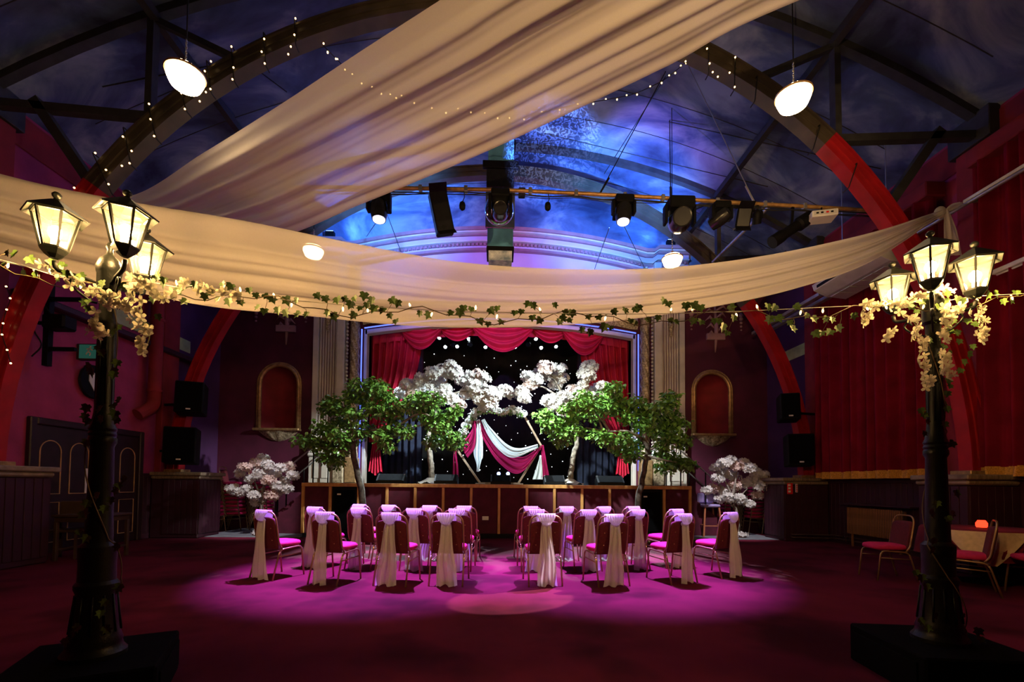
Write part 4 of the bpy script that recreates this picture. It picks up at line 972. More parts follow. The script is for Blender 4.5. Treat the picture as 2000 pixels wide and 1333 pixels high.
# round table with chairs on the right
tp_ = P(1965, 1028, 6.05); tcx, tcy = 6.72, 6.2
t = thing('round_table', 'round table under a burgundy cloth at the right edge', 'table', (tcx, tcy, 0))
MB().lathe([(.62, .70), (.64, .72), (.64, .735), (.62, .74)], 40, (tcx, tcy)).build('tabletop', m_darkwood, t, smooth=40, world=True)
MB().tube([(tcx, tcy, .03), (tcx, tcy, .70)], .04, 10).build('column', m_black, t, smooth=60, world=True); MB().lathe([(.28, 0), (.28, .02), (.05, .05)], 24, (tcx, tcy)).build('base', m_black, t, smooth=40, world=True)
rows = [[(tcx + r * (1 + sw_ * math.sin(11 * a)) * math.cos(a), tcy + r * (1 + sw_ * math.sin(11 * a)) * math.sin(a), z) for a in [6.283 * j / 88 for j in range(88)]] for r, z, sw_ in ((.01, .747, 0), (.5, .747, 0), (.648, .744, 0), (.66, .72, .01), (.675, .55, .04), (.69, .36, .06))]
tag(MB().grid(rows, True).build('tablecloth', m_tablecloth, smooth=180), 'burgundy cloth draped over the round table', 'tablecloth')
for ang, lb in ((-2.35, 'champagne cloth corner hanging over the table edge, left one'), (-1.35, 'champagne cloth corner hanging over the table edge, right one')):
    rows = []
    for i in range(16):
        q_ = i / 15; hw = .42 * (1 - .82 * q_); rows.append([(tcx + (.672 + .08 * q_ + .015 * math.sin(6 * u)) * math.cos(ang + u * hw / .66), tcy + (.672 + .08 * q_ + .015 * math.sin(6 * u)) * math.sin(ang + u * hw / .66), .735 - .42 * q_) for u in [-1 + 2 * j / 20 for j in range(21)]])
    tag(MB().grid(rows).build('table_overlay', m_overlay, smooth=180), lb, 'tablecloth')
t = thing('candle_lamp', 'glowing red glass candle lamp on the round table', 'lamp', (tcx - .12, tcy - .1, .748))
MB().lathe([(.045, 0), (.06, .03), (.062, .07), (.045, .10), (.04, .11)], 16).build('glass', m_redglow, t, smooth=60); MB().lathe([(.05, 0), (.055, .012), (.05, .016)], 16).build('base', m_gold, t, smooth=60)
light('POINT', 'glow', t, (0, 0, .2), .35, (1, .05, .02), .05, world=False)
for p, rz, lb in (((5.88, 5.62), .85, 'burgundy chair pushed up to the round table, back to the camera'), ((5.55, 6.45), 1.4, 'burgundy chair on the left of the round table behind the lamp post'), ((6.55, 5.38), 1.2, 'burgundy chair cut off by the right picture edge')):
    chair((p[0], p[1], 0), rz, lb, 'chairs at the round table')

# bar stool by the stage steps
p = PZ(1385, 1048, 0); t = thing('bar_stool', 'wooden bar stool with lilac padded seat right of the stage', 'stool', p)
MB().bbox(-.22, .22, -.2, .2, .74, .82, .03).build('seat', m_stoolpad, t); MB().bbox(-.22, .22, .15, .21, .84, 1.10, .03).build('backrest', m_stoolpad, t)
for sx in (-1, 1):
    for sy in (-1, 1):
        MB().bar((sx * .24, sy * .22, 0), (sx * .18, sy * .17, .74), .035).build('leg', m_stoolwood, t)
    MB().bar((sx * .19, .18, .74), (sx * .19, .18, .9), .03).build('back_post', m_stoolwood, t)
    MB().bar((sx * .215, -.2, .30), (sx * .215, .2, .30), .022).build('rung', m_stoolwood, t); MB().bar((-.215, sx * .2, .28), (.215, sx * .2, .28), .022).build('rung', m_stoolwood, t)
# dark table and chair by the doors on the left
t = thing('side_table', 'dark square table beside the double doors', 'table', (-6.75, 7.95, 0))
MB().bbox(-.36, .36, -.36, .36, .70, .74, .008).build('tabletop', m_darkwood, t); MB().bbox(-.33, .33, -.33, .33, .62, .70, .006).build('apron', m_darkwood, t)
for sx in (-1, 1):
    for sy in (-1, 1): MB().bbox(sx * .31 - .025, sx * .31 + .025, sy * .31 - .025, sy * .31 + .025, 0, .62, .004).build('leg', m_darkwood, t)
    MB().bar((sx * .31, -.31, .18), (sx * .31, .31, .18), .03).build('stretcher', m_darkwood, t)
t = thing('dark_chair', 'dark wooden chair between radiator and side table', 'chair', (-7.15, 7.95, 0), .3)
MB().bbox(-.21, .21, -.21, .21, .44, .48, .01).build('seat', m_darkwood, t); MB().bbox(-.2, .2, .17, .21, .68, .94, .012).build('backrest', m_darkwood, t)
for sx in (-1, 1):
    MB().bar((sx * .19, -.19, 0), (sx * .19, -.19, .44), .035).build('leg', m_darkwood, t); MB().bar((sx * .19, .2, 0), (sx * .19, .2, .44), .035).build('leg', m_darkwood, t); MB().bar((sx * .19, .19, .46), (sx * .19, .19, .92), .03).build('back_post', m_darkwood, t)

# ================================================================== LAMP POSTS
def lantern(parent, c, rz, inv):
    N = 6
    def ring(r, z): return [c + V((r * math.cos(rz + 6.2832 * j / N), r * math.sin(rz + 6.2832 * j / N), z)) for j in range(N)]
    fr_ = MB()
    lo, hi = ring(.062, .035), ring(.108, .235)
    for a, b in zip(lo, hi): fr_.bar(a, b, .011)
    for q in (lo, hi):
        for j in range(N): fr_.bar(q[j], q[(j + 1) % N], .010)
    L = fr_.build('lantern', m_postmetal, parent, world=True)
    rf = MB(); rf.grid([ring(.150, .222), ring(.155, .228), ring(.10, .268), ring(.055, .300), ring(.030, .318), ring(.001, .318)], True); rf.grid([ring(.150, .222), ring(.09, .262), ring(.001, .30)], True)
    rf.build('roof', m_postmetal, L)
    MB().lathe([(.028, .314), (.016, .325), (.012, .335), (.022, .345), (.024, .357), (.014, .370), (.001, .374)], 12).xf(Matrix.Translation(c)).build('finial', m_postmetal, L, smooth=60)
    bs = MB(); bs.grid([ring(.001, -.02), ring(.02, -.02), ring(.045, .0), ring(.066, .028), ring(.066, .036), ring(.001, .036)], True); bs.build('base', m_postmetal, L)
    lo, hi = ring(.060, .040), ring(.105, .232)
    for j in range(N):
        k2 = (j + 1) % N; a, b, d_, e = lo[j].lerp(lo[k2], .08), lo[j].lerp(lo[k2], .92), hi[j].lerp(hi[k2], .92), hi[j].lerp(hi[k2], .08)
        MB().add([a, b, d_, e], [(0, 1, 2, 3)]).build('pane', m_glass, L)
    MB().lathe([(.018, .036), (.018, .085), (.014, .09)], 12).xf(Matrix.Translation(c)).build('bulb_holder', m_white, L, smooth=60)
    MB().lathe([(.012, .088), (.024, .105), (.032, .128), (.028, .152), (.012, .168), (.001, .170)], 8).xf(Matrix.Translation(c)).build('bulb', m_bulb, L, smooth=180)
def lamp_post(x, y, angs, ra, label, brz):
    t = thing('lamp_post', label, 'lamp', (x, y, .27))
    n = 24; prof = [(.155, .27), (.155, .295), (.135, .32), (.128, .345), (.132, .36), (.118, .40), (.095, .64), (.105, .665), (.105, .69), (.09, .71), (.088, .80), (.092, .88), (.092, .91), (.068, .935), (.064, 1.10), (.056, 1.50), (.068, 1.525), (.068, 1.55), (.062, 1.56), (.068, 1.575), (.062, 1.59), (.068, 1.605), (.058, 1.63), (.047, 1.70), (.043, 1.80), (.041, 2.20), (.052, 2.23), (.052, 2.25), (.041, 2.27), (.041, 2.42), (.058, 2.44), (.058, 2.54), (.062, 2.55), (.066, 2.58), (.05, 2.63), (.02, 2.66), (.014, 2.69), (.022, 2.71), (.012, 2.735), (.001, 2.74)]
    MB().lathe(prof, n, (x, y)).build('post', m_postmetal, t, smooth=35, world=True)
    for j in range(12):
        a = 6.2832 * j / 12; c, s = math.cos(a), math.sin(a)
        MB().tube([(x + .119 * c, y + .119 * s, .41), (x + .096 * c, y + .096 * s, .63)], .006, 5).build('base_rib', m_postmetal, t, smooth=180, world=True)
    for j in range(8):
        a = 6.2832 * j / 8; c, s = math.cos(a), math.sin(a)
        MB().tube([(x + .0415 * c, y + .0415 * s, 1.75), (x + .040 * c, y + .040 * s, 2.2)], .005, 5).build('shaft_rib', m_postmetal, t, smooth=180, world=True)
    for a in angs:
        d = V((math.cos(D(a)), math.sin(D(a)), 0)); o = V((x, y, 0))
        e = o + d * ra + V((0, 0, 2.585))
        MB().tube(catmull([o + d * .04 + V((0, 0, 2.47)), o + d * ra * .5 + V((0, 0, 2.50)), o + d * ra * .92 + V((0, 0, 2.52)), o + d * ra + V((0, 0, 2.57))], 10), .012, 8).build('arm', m_postmetal, t, smooth=180, world=True)
        MB().tube(catmull([o + d * .05 + V((0, 0, 2.36)), o + d * ra * .35 + V((0, 0, 2.37)), o + d * ra * .7 + V((0, 0, 2.45)), o + d * ra * .62 + V((0, 0, 2.49)), o + d * ra * .52 + V((0, 0, 2.46))], 12), .007, 6).build('scroll', m_postmetal, t, smooth=180, world=True)
        lantern(t, e + V((0, 0, .02)), D(a), None)
    return t
LPX, LPY, RPX, RPY = -2.36, 2.82, 2.99, 3.05
lamp_post(LPX, LPY, (205, 325, 85), .25, 'black cast lamp post with three lit lanterns on the left', 0)
lamp_post(RPX, RPY, (225, 345, 105), .25, 'black cast lamp post with three lit lanterns on the right', 0)
for x, y, rz, lb in ((LPX, LPY, .45, 'black plinth box under the left lamp post'), (RPX, RPY, -.12, 'black plinth box under the right lamp post')):
    t = thing('plinth_box', lb, 'box', (x, y, 0), rz)
    MB().bbox(-.36, .36, -.36, .36, .0, .27, .012).build('body', m_boxblack, t)
    for sx in (-1, 1): MB().bbox(sx * .365 - .006, sx * .365 + .006, -.30, .30, .05, .22, .003).build('side_panel', m_boxblack, t)

# ================================================================== IVY STRING WITH FAIRY LIGHTS
half = [(0, -.42), (.20, -.52), (.52, -.30), (.36, -.06), (.56, .22), (.22, .22), (0, .62)]
pl_ = [V((x, y, .22 * abs(x))) for x, y in half] + [V((-x, y, .22 * abs(x))) for x, y in half[1:-1][::-1]] + [V((0, 0, -.02))]
nL = len(pl_) - 1
ivy_me = MB().add(pl_, [(i, (i + 1) % nL, nL) for i in range(nL)]).mesh('ivy_leaf', m_ivy)
wis = blossom_mesh('wisteria', None, 4, .45)
wis_me = wis.mesh('blossom', m_petalcream, 180)
bulb_me = MB().lathe([(.003, 0), (.006, .006), (.0065, .016), (.003, .026), (.0005, .029)], 8).mesh('bulb', m_fairy, 180)
bcap_me = MB().lathe([(.005, -.012), (.006, .0)], 8).mesh('bulb_cap', m_wirew, 180)
LEAFN = [0]
def add_leaf(parent, pos, size, rr, facing=None):
    d = facing or V((rr.uniform(-.5, .5), -1, rr.uniform(-.3, .5)))
    q = d.normalized().to_track_quat('Z', 'Y').to_matrix() @ Matrix.Rotation(rr.uniform(-.7, .7) + math.pi, 3, 'Z')
    put('ivy_leaf', ivy_me, parent, pos, q.to_euler(), size * rr.uniform(.8, 1.2), world=True)
def Yline(x):
    t = (x - 198) / (1830 - 198); return LPY + (RPY - LPY) * t
str_px = [(-60, 500), (0, 508), (60, 524), (130, 545), (205, 556), (290, 552), (350, 562), (420, 566), (500, 580), (580, 588), (700, 598), (800, 604), (900, 609), (1000, 611), (1100, 613), (1200, 614), (1300, 613), (1400, 610), (1500, 606), (1600, 601), (1700, 596), (1780, 590), (1822, 592), (1900, 580), (2000, 574), (2060, 570)]
iv = thing('ivy_light_string', 'ivy garland with warm fairy lights strung between the two lamp posts', 'garland', (0, 2.93, 2.4))
rr = random.Random(31)
wire = [P(x, y, Yline(x)) for x, y in str_px]
MB().tube(catmull(wire, 160), .0022, 5).build('cord', m_wirew, iv, smooth=180, world=True)
vine = []
for i in range(90):
    x = -40 + 2080 * i / 89; k = 0
    while k < len(str_px) - 2 and str_px[k + 1][0] < x: k += 1
    a, b = str_px[k], str_px[k + 1]; y = a[1] + (b[1] - a[1]) * (x - a[0]) / (b[0] - a[0])
    vine.append((x, y + 9 + 11 * math.sin(x * .021) + 5 * math.sin(x * .067)))
vp = [P(x, y, Yline(x) - .02 + .03 * math.sin(x * .03)) for x, y in vine]
MB().tube(vp, .003, 5).build('vine', m_stem, iv, smooth=180, world=True)
leafpx = [(15, 495), (28, 497), (8, 520), (48, 533), (70, 536), (60, 508), (435, 555), (449, 561), (425, 585), (447, 590), (470, 592), (487, 568), (500, 578), (520, 580), (533, 586), (503, 601), (516, 609), (543, 607), (559, 612), (560, 588), (579, 588), (581, 615), (598, 615), (620, 579), (636, 585), (659, 587), (674, 585), (640, 612), (653, 619), (693, 584), (711, 579), (726, 588), (684, 596), (703, 603), (716, 597), (730, 604), (747, 607), (690, 617), (767, 588), (776, 593), (762, 617), (773, 629), (836, 616), (820, 613), (880, 612), (905, 604), (920, 605), (898, 611), (960, 608), (971, 604), (938, 629), (953, 634), (978, 630), (1005, 612), (1018, 610), (1031, 595), (1042, 598), (1040, 622), (1053, 627), (1084, 597), (1105, 611), (1117, 613), (1112, 627), (1100, 622), (1092, 630), (1200, 610), (1221, 607), (1241, 605), (1247, 602), (1150, 620), (1170, 621), (1137, 645), (1152, 650), (1180, 640), (1192, 641), (1232, 628), (1240, 632), (1296, 589), (1306, 595), (1285, 622), (1266, 626), (1340, 599), (1357, 598), (1369, 603), (1310, 627), (1321, 630), (1354, 628), (1369, 630), (1429, 602), (1396, 628), (1403, 628), (1412, 640), (1420, 652), (1433, 622), (1500, 600), (1512, 602), (1503, 625), (1521, 623), (1557, 600), (1543, 632), (1549, 643), (1575, 617), (1590, 624), (1612, 624), (1625, 625), (1594, 653), (1604, 652), (1620, 650), (1638, 642), (1668, 618), (1930, 577), (1945, 575), (1960, 590), (1985, 573), (1975, 588)]
for x, y in leafpx: add_leaf(iv, P(x, y, Yline(x) + rr.uniform(-.03, .03)), .052, rr)
stm = MB()
for x, y in leafpx[::2]:
    a = P(x, y, Yline(x)); j = min(range(len(vp)), key=lambda i: (vp[i] - a).length); stm.tube([vp[j], (vp[j] + a) / 2 + V((.01, 0, .01)), a], .0016, 4)
tag(stm.build('leaf_stalks', m_stem, iv, world=True), kind='stuff')
cw = catmull(wire, 60)
for i in range(60):
    if i % 3 == 1: continue
    p = cw[i]; up_ = rr.random() < .6
    e = (rr.uniform(-.4, .4), rr.uniform(-.4, .4) + (0 if up_ else math.pi), 0)
    put('bulb', bulb_me, iv, p + V((0, 0, .014 if up_ else -.014)), e, 1.0, world=True); put('bulb_cap', bcap_me, iv, p + V((0, 0, .014 if up_ else -.014)), e, 1.0, world=True)
# flowers wreathing the post tops
def wreath(px, py, label, paths, leaves, seed, climb):
    rr = random.Random(seed); t = thing('wisteria_garland', label, 'garland', (px, py, 2.4))
    for path in paths:
        Yp = path[0]; pts = catmull([P(x, y, Yp + .02 * math.sin(i)) for i, (x, y) in enumerate(path[1:])], int(2.6 * len(path)))
        MB().tube(pts, .003, 5).build('stem', m_greenstem, t, smooth=180, world=True)
        for p in pts:
            for k2 in range(1):
                d = V((rr.uniform(-1, 1), -1.2, rr.uniform(-.8, .6))).normalized()
                put('blossom', wis_me, t, p + V((rr.uniform(-.028, .028), rr.uniform(-.03, .0), rr.uniform(-.026, .026))), (d.to_track_quat('Z', 'Y').to_matrix() @ Matrix.Rotation(rr.uniform(0, 6), 3, 'Z')).to_euler(), rr.uniform(.026, .034), world=True)
    for x, y in leaves: add_leaf(t, P(x, y, py - .06 + rr.uniform(-.05, .08)), .05, rr)
    # ivy climbing the post
    hel = []; z = 2.35; a = rr.uniform(0, 6)
    while z > .30:
        rad = .05 if z > 1.7 else .075 if z > .95 else .11 if z > .7 else .12 + .05 * (.7 - z)
        hel.append(V((px + rad * math.cos(a), py + rad * math.sin(a), z))); z -= .035; a += .16
    MB().tube(hel, .0035, 5).build('vine', m_stem, t, smooth=180, world=True)
    for x, y, yo in climb: add_leaf(t, P(x, y, py + yo), .052, rr)
lp_paths = [(LPY - .08, (88, 518), (110, 530), (140, 545), (165, 562), (190, 570), (215, 580), (240, 595)), (LPY - .10, (225, 585), (245, 592), (260, 575), (285, 560), (300, 570), (325, 585), (345, 580)), (LPY - .12, (262, 540), (275, 560), (272, 590), (278, 610), (270, 625), (285, 640), (292, 655), (288, 672), (282, 690)),
            (LPY - .1, (190, 575), (205, 590), (240, 600), (255, 610)), (LPY - .12, (183, 617), (188, 640), (205, 650), (215, 658)), (LPY - .05, (345, 575), (370, 560), (400, 562), (420, 568), (450, 575), (470, 582))]
lp_leaves = [(100, 512), (120, 520), (130, 535), (115, 545), (152, 555), (160, 540), (172, 590), (175, 605), (165, 592), (255, 545), (300, 545), (310, 540), (320, 555), (240, 560), (230, 640), (222, 650), (210, 615), (310, 620), (350, 568), (380, 556), (400, 580), (410, 572), (320, 548), (300, 585), (360, 590), (200, 555), (145, 548)]
lclimb = [(200, 690, -.05), (190, 680, -.05), (228, 710, -.04), (226, 725, -.03), (222, 733, -.05), (173, 718, -.04), (180, 728, -.05), (232, 783, -.05), (222, 794, -.05), (169, 799, -.06), (166, 815, -.06), (172, 825, -.06), (224, 810, -.04), (195, 800, -.06), (198, 820, -.06), (228, 822, -.05), (168, 866, -.07), (243, 937, -.06), (232, 950, -.06), (217, 978, -.08), (204, 995, -.08), (226, 960, -.07), (155, 1040, -.08), (168, 1053, -.09), (170, 985, -.08), (165, 1005, -.08), (190, 970, -.09), (204, 1178, -.14), (196, 1200, -.16), (210, 1230, -.16), (140, 1240, -.14), (128, 1255, -.13), (150, 1228, -.14), (232, 1150, -.10), (228, 1070, -.08)]
wreath(LPX, LPY, 'cream wisteria and ivy wreathing the left lamp post', lp_paths, lp_leaves, 41, lclimb)
rp_paths = [(RPY - .1, (1690, 600), (1715, 598), (1740, 596), (1770, 590), (1790, 580), (1815, 575)), (RPY - .12, (1755, 605), (1765, 620), (1785, 630), (1790, 645), (1785, 660), (1800, 675), (1797, 690), (1793, 708), (1805, 722), (1806, 745), (1812, 755)), (RPY - .1, (1840, 600), (1855, 610), (1870, 605), (1880, 615)), (RPY - .06, (1905, 585), (1910, 605), (1912, 620), (1920, 632), (1908, 648), (1918, 655), (1912, 662)),
            (RPY - .11, (1845, 625), (1838, 640), (1840, 655), (1835, 665)), (RPY - .12, (1832, 690), (1845, 700), (1840, 715), (1836, 728), (1848, 735)), (RPY - .1, (1690, 600), (1684, 618), (1688, 630)), (RPY - .12, (1725, 658), (1740, 652)), (RPY - .08, (1800, 562), (1830, 560), (1850, 575))]
rp_leaves = [(1800, 590), (1780, 600), (1790, 610), (1810, 580), (1765, 592), (1850, 575), (1870, 585), (1860, 570), (1895, 600), (1880, 590), (1850, 635), (1862, 628), (1870, 650), (1855, 648), (1890, 628), (1905, 635), (1825, 625), (1815, 665), (1840, 680), (1868, 652), (1873, 668), (1900, 678), (1893, 693), (1853, 690), (1855, 703), (1883, 708), (1875, 725), (1845, 590), (1830, 600), (1700, 605), (1810, 615)]
rclimb = [(1852, 745, -.05), (1855, 755, -.05), (1850, 770, -.04), (1846, 790, -.04), (1800, 803, -.06), (1805, 812, -.06), (1812, 825, -.06), (1805, 848, -.06), (1850, 800, -.05), (1845, 830, -.05), (1858, 868, -.05), (1868, 965, -.06), (1860, 1005, -.07), (1853, 1015, -.07), (1820, 1005, -.08), (1823, 1058, -.08), (1820, 1075, -.08), (1810, 1148, -.13), (1800, 1215, -.15), (1812, 1228, -.15), (1825, 1205, -.15), (1880, 1205, -.10), (1910, 1235, -.08), (1915, 1250, -.08), (1882, 1248, -.10), (1800, 1130, -.12), (1830, 985, -.08), (1790, 1120, -.1)]
wreath(RPX, RPY, 'cream wisteria and ivy wreathing the right lamp post', rp_paths, rp_leaves, 43, rclimb)

# ================================================================== PENDANT LAMPS
for x, y, Y, lb in ((362, 152, 5.4, 'opal globe pendant lamp at upper left, nearest on that side'), (1550, 193, 5.5, 'opal globe pendant lamp at upper right, nearest on that side'), (612, 492, 9.3, 'small far pendant lamp glowing through the voile on the left'), (1313, 509, 9.3, 'small far pendant lamp above the swag on the right')):
    p = P(x, y, Y); t = thing('pendant_lamp', lb, 'lamp', p, group='hall pendant lamps')
    MB().lathe([(.001, -.125), (.10, -.12), (.155, -.095), (.175, -.05), (.195, .0), (.195, .045), (.17, .085), (.11, .105)], 20).build('globe', m_opal, t, smooth=60)
    MB().lathe([(.21, .03), (.215, .05), (.12, .112), (.07, .135), (.045, .16), (.02, .20), (.001, .2)], 24).build('gallery', m_gold, t, smooth=50)
    cz = ceil_z(p.x) - p.z
    ch = MB(); n = int((min(.35, cz) - .2) / .035)
    for j in range(9): ch.ball((0, 0, .215 + j * .03), .016, 6, 4, (1 if j % 2 else .4, .4 if j % 2 else 1, 1.2))
    ch.build('chain', m_steel, t, smooth=180); MB().tube([(0, 0, .47), (0, 0, cz)], .008, 5).build('flex', m_cable, t)

# ================================================================== FAIRY LIGHTS ON THE NEAR ARCH
fa = thing('fairy_light_string', 'black cable of warm fairy lights wound along the near roof arch', 'string lights', (0, 7.2, 6))
blb = MB().ball((0, 0, 0), .013, 8, 6).mesh('bulb', m_fairy, 180)
loops = [(183, 300, 216, 378), (243, 250, 253, 320), (291, 205, 302, 268), (405, 120, 410, 178), (453, 90, 455, 155), (516, 65, 517, 125), (576, 35, 576, 85), (355, 180, 362, 215), (1382, 95, 1386, 140), (1434, 112, 1436, 172), (1478, 150, 1476, 195), (1600, 245, 1590, 290), (1672, 320, 1660, 365)]
for x0, y0, x1, y1 in loops:
    a, b = P(x0, y0, 6.97), P(x1, y1, 6.97); o_ = V((a.x, 0, a.z - ARCZ)).normalized() * .03
    MB().tube(round_path([a + V((0, .12, 0)) + o_, a + o_, b - o_, b + V((0, .12, 0)) - o_], .03, 3), .009, 5).build('cable_loop', m_cable, fa, world=True)
bpx = [(186, 299), (212, 360), (207, 332), (145, 367), (240, 267), (257, 295), (253, 319), (238, 324), (291, 203), (294, 233), (301, 266), (354, 182), (361, 213), (412, 120), (411, 174), (400, 139), (402, 180), (390, 198), (452, 91), (456, 132), (454, 155), (516, 76), (511, 101), (517, 124), (577, 36), (575, 68), (568, 91), (563, 106), (632, 85), (640, 103), (656, 115), (1381, 95), (1386, 124), (1392, 141), (1402, 150), (1436, 112), (1425, 142), (1435, 170), (1339, 120)]
for x, y in bpx: put('bulb', blb, fa, P(x, y, 6.95), world=True)
f2 = thing('fairy_light_string', 'sagging fairy light string crossing behind the wide voile panel', 'string lights', (0, 7.2, 7))
spx = [(620, 78), (660, 118), (690, 148), (730, 173), (766, 187), (790, 190), (855, 216), (905, 214), (960, 225), (1010, 232), (1080, 214), (1150, 201), (1200, 192), (1240, 183), (1290, 160), (1318, 140), (1340, 120)]
sp3 = [P(x, y, 7.2) for x, y in spx]; MB().tube(catmull(sp3, 60), .006, 5).build('cable', m_cable, f2, world=True)
for i, p in enumerate(catmull(sp3, 34)): put('bulb', blb, f2, p + V((0, 0, -.03 if i % 2 else .01)), world=True)
f3 = thing('fairy_light_string', 'fairy lights wound round the red foot of the left arch', 'string lights', (-7.3, 7.1, 2))
q3 = [P(x, y, 6.95) for x, y in ((12, 560), (20, 583), (13, 605), (6, 632), (4, 654), (14, 684), (21, 710))]
MB().tube(catmull(q3, 24), .006, 5).build('cable', m_cable, f3, world=True)
for p in q3: put('bulb', blb, f3, p, world=True)

# ================================================================== LIGHTING RIG
YR = 7.75
pipe_px = [(560, 366), (640, 366), (800, 368), (975, 371), (1150, 379), (1300, 387), (1450, 397), (1600, 405), (1706, 412)]
pp = [P(x, y, YR) for x, y in pipe_px]
rig = thing('lighting_bar', 'long brass scaffold bar with cables spanning the hall under the arch', 'bar', pp[3])
MB().tube(pp, .032, 10).build('tube', m_pipe, rig, smooth=60, world=True)
rr = random.Random(77)
for d, r in ((.05, .010), (.065, .008), (.08, .006)):
    MB().tube(catmull([p + V((0, -.01, -d - .05 * rr.random())) for p in catmull(pp, 26)], 70), r, 5).build('cable', m_cable, rig, smooth=180, world=True)
for x in (820, 858, 905, 1035, 1130, 1215, 1300, 1395, 1500, 1570):
    p = P(x, 366 + 41 * max(0, (x - 800)) / 850 * .9, YR); a = min(range(len(pp)), key=lambda i: abs(pp[i].x - p.x)); cp_ = catmull(pp, 80); p = min(cp_, key=lambda w_: abs(w_.x - p.x))
    MB().bbox(p.x - .03, p.x + .03, p.y - .045, p.y + .045, p.z - .06, p.z + .045, .008).build('clamp', m_steel, rig, world=True)
def on_bar(x): cp_ = catmull(pp, 200); X = P(x, 385, YR).x; return min(cp_, key=lambda w_: abs(w_.x - X)).copy()
for x, y, ln in ((903, 402, 22), (1070, 403, 20)):
    p = on_bar(x); e = P(x, y, YR); t = thing('cable_plug', 'black power plug dangling from the lighting bar, %s of two' % ('left' if x < 1000 else 'right'), 'plug', e)
    MB().tube([p + V((0, 0, -.04)), (p + e) / 2 + V((.02, 0, 0)), e + V((0, 0, .06))], .008, 6).build('lead', m_cable, t, world=True)
    MB().lathe([(.02, .07), (.045, .05), (.055, .0), (.05, -.05), (.02, -.08)], 10).xf(Matrix.Translation(e)).build('body', m_black, t, smooth=60, world=True)
# suspension cables of the bar
for i, (x, y0, x1, y1) in enumerate(((1172, 352, 1300, 140), (1475, 360, 1345, 130), (1308, 372, 1308, 235))):
    a = on_bar(x); b = PC(x1, y1)
    tag(MB().tube([a + V((0, 0, .04)), b], .009, 6).tube([a + V((0, 0, .03)), a.lerp(b, .12)], .018, 6).build('suspension_wire', m_steel if i == 1 else m_cable, smooth=60), ('dark suspension cable slanting up right from the lighting bar', 'steel suspension cable slanting up left from the lighting bar', 'upright drop rod above the big moving head')[i], 'cable')
# moving heads
def moving_head(name, label, x, y, sc, tgt, lit, power, col, size, blend=.4):
    c = P(x, y, YR - .02); b = on_bar(x); t = thing(name, label, 'spotlight', c, group='lamps on the lighting bar')
    s = sc
    MB().bbox(c.x - .15 * s, c.x + .15 * s, c.y - .12 * s, c.y + .12 * s, b.z - .17 * s, b.z - .045, .02).build('base', m_black, t, world=True)
    for sx in (-1, 1): MB().bbox(c.x + sx * .17 * s - .025, c.x + sx * .17 * s + .025, c.y - .07, c.y + .07, c.z - .05 * s, b.z - .10 * s, .012).build('yoke_arm', m_black, t, world=True)
    tg = V(tgt); qq = (tg - c).to_track_quat('-Z', 'Y').to_matrix().to_4x4(); qq.translation = c
    MB().lathe([(.06 * s, .17 * s), (.11 * s, .14 * s), (.135 * s, .05 * s), (.135 * s, -.08 * s), (.115 * s, -.17 * s), (.11 * s, -.20 * s), (.10 * s, -.195 * s)], 18).xf(qq).build('head', m_blackgloss, t, smooth=40, world=True)
    MB().lathe([(.001, -.204 * s), (.095 * s, -.204 * s), (.095 * s, -.198 * s)], 18).xf(qq).build('lens', m_violens if lit else m_blackgloss, t, world=True)
    if power: light('SPOT', 'beam', t, c + (tg - c).normalized() * .22 * s, power, col, .06, tg, size, blend)
    return t
VIO = (.46, .16, 1.0)
moving_head('moving_head', 'moving head lamp with lit violet lens at the left of the bar', 740, 408, 1.05, (-1.7, 6.9, 0), True, WASH_W, VIO, 47, .6)
moving_head('moving_head', 'moving head lamp with lit violet lens right of the hanging panel', 1218, 413, 1.05, (1.7, 6.9, 0), True, WASH_W, VIO, 47, .6)
moving_head('moving_head', 'large dark moving head lamp facing the hall', 1327, 432, 1.45, (1.5, 0, 3.5), False, 0, None, 0)
moving_head('moving_head', 'moving head lamp with added stage beam, right of the large one', 1408, 425, .95, (-.2, 12.0, 3.6), False, FRONT_W * 1.5, (.85, 1.0, .98), 30, .8)  # lens stays dark; white beam added to brighten the stage blossoms
# mirrored globe with a head in front of it, in the middle of the bar
c = P(975, 410, YR + .25); t = thing('mirror_globe', 'polished mirror globe in the middle of the lighting bar', 'ball', c)
MB().ball(c, .26, 32, 20, (1, .8, 1.05)).build('globe', m_chrome, t, smooth=180, world=True)
MB().tube([c + V((0, 0, .25)), on_bar(975) + V((0, .1, 0))], .02, 8).build('hanger', m_black, t, world=True)
moving_head('moving_head', 'dark moving head lamp in front of the mirror globe', 977, 415, 1.05, (0, 0, 4.2), False, 0, None, 0)
# floods and profile spots
def box_lamp(label, x, y, w_, h_, d_, rot, shutters=True, name='flood_lamp'):
    c = P(x, y, YR - .02); t = thing(name, label, 'spotlight', c, group='lamps on the lighting bar'); m = Matrix.Translation(c) @ Euler(rot).to_matrix().to_4x4()
    MB().bbox(-w_ / 2, w_ / 2, -d_ / 2, d_ / 2, -h_ / 2, h_ / 2, .02).xf(m).build('housing', m_black, t, world=True)
    MB().bbox(-w_ / 2 + .02, w_ / 2 - .02, -d_ / 2 - .012, -d_ / 2, -h_ / 2 + .03, h_ / 2 - .03, .004).xf(m).build('front_glass', m_blackgloss, t, world=True)
    if shutters:
        for s in (-1, 1):
            MB().bbox(-w_ / 2, w_ / 2, -.004, .004, -.09, .09, .001).xf(m @ Matrix.Translation((0, -d_ / 2 - .05, s * h_ / 2)) @ Matrix.Rotation(s * .9, 4, 'X')).build('barn_door', m_black, t, world=True)
    b = on_bar(x); MB().bar(b + V((0, 0, -.03)), c + V((0, 0, .05)), .03, .012).build('yoke', m_black, t, world=True)
    return t
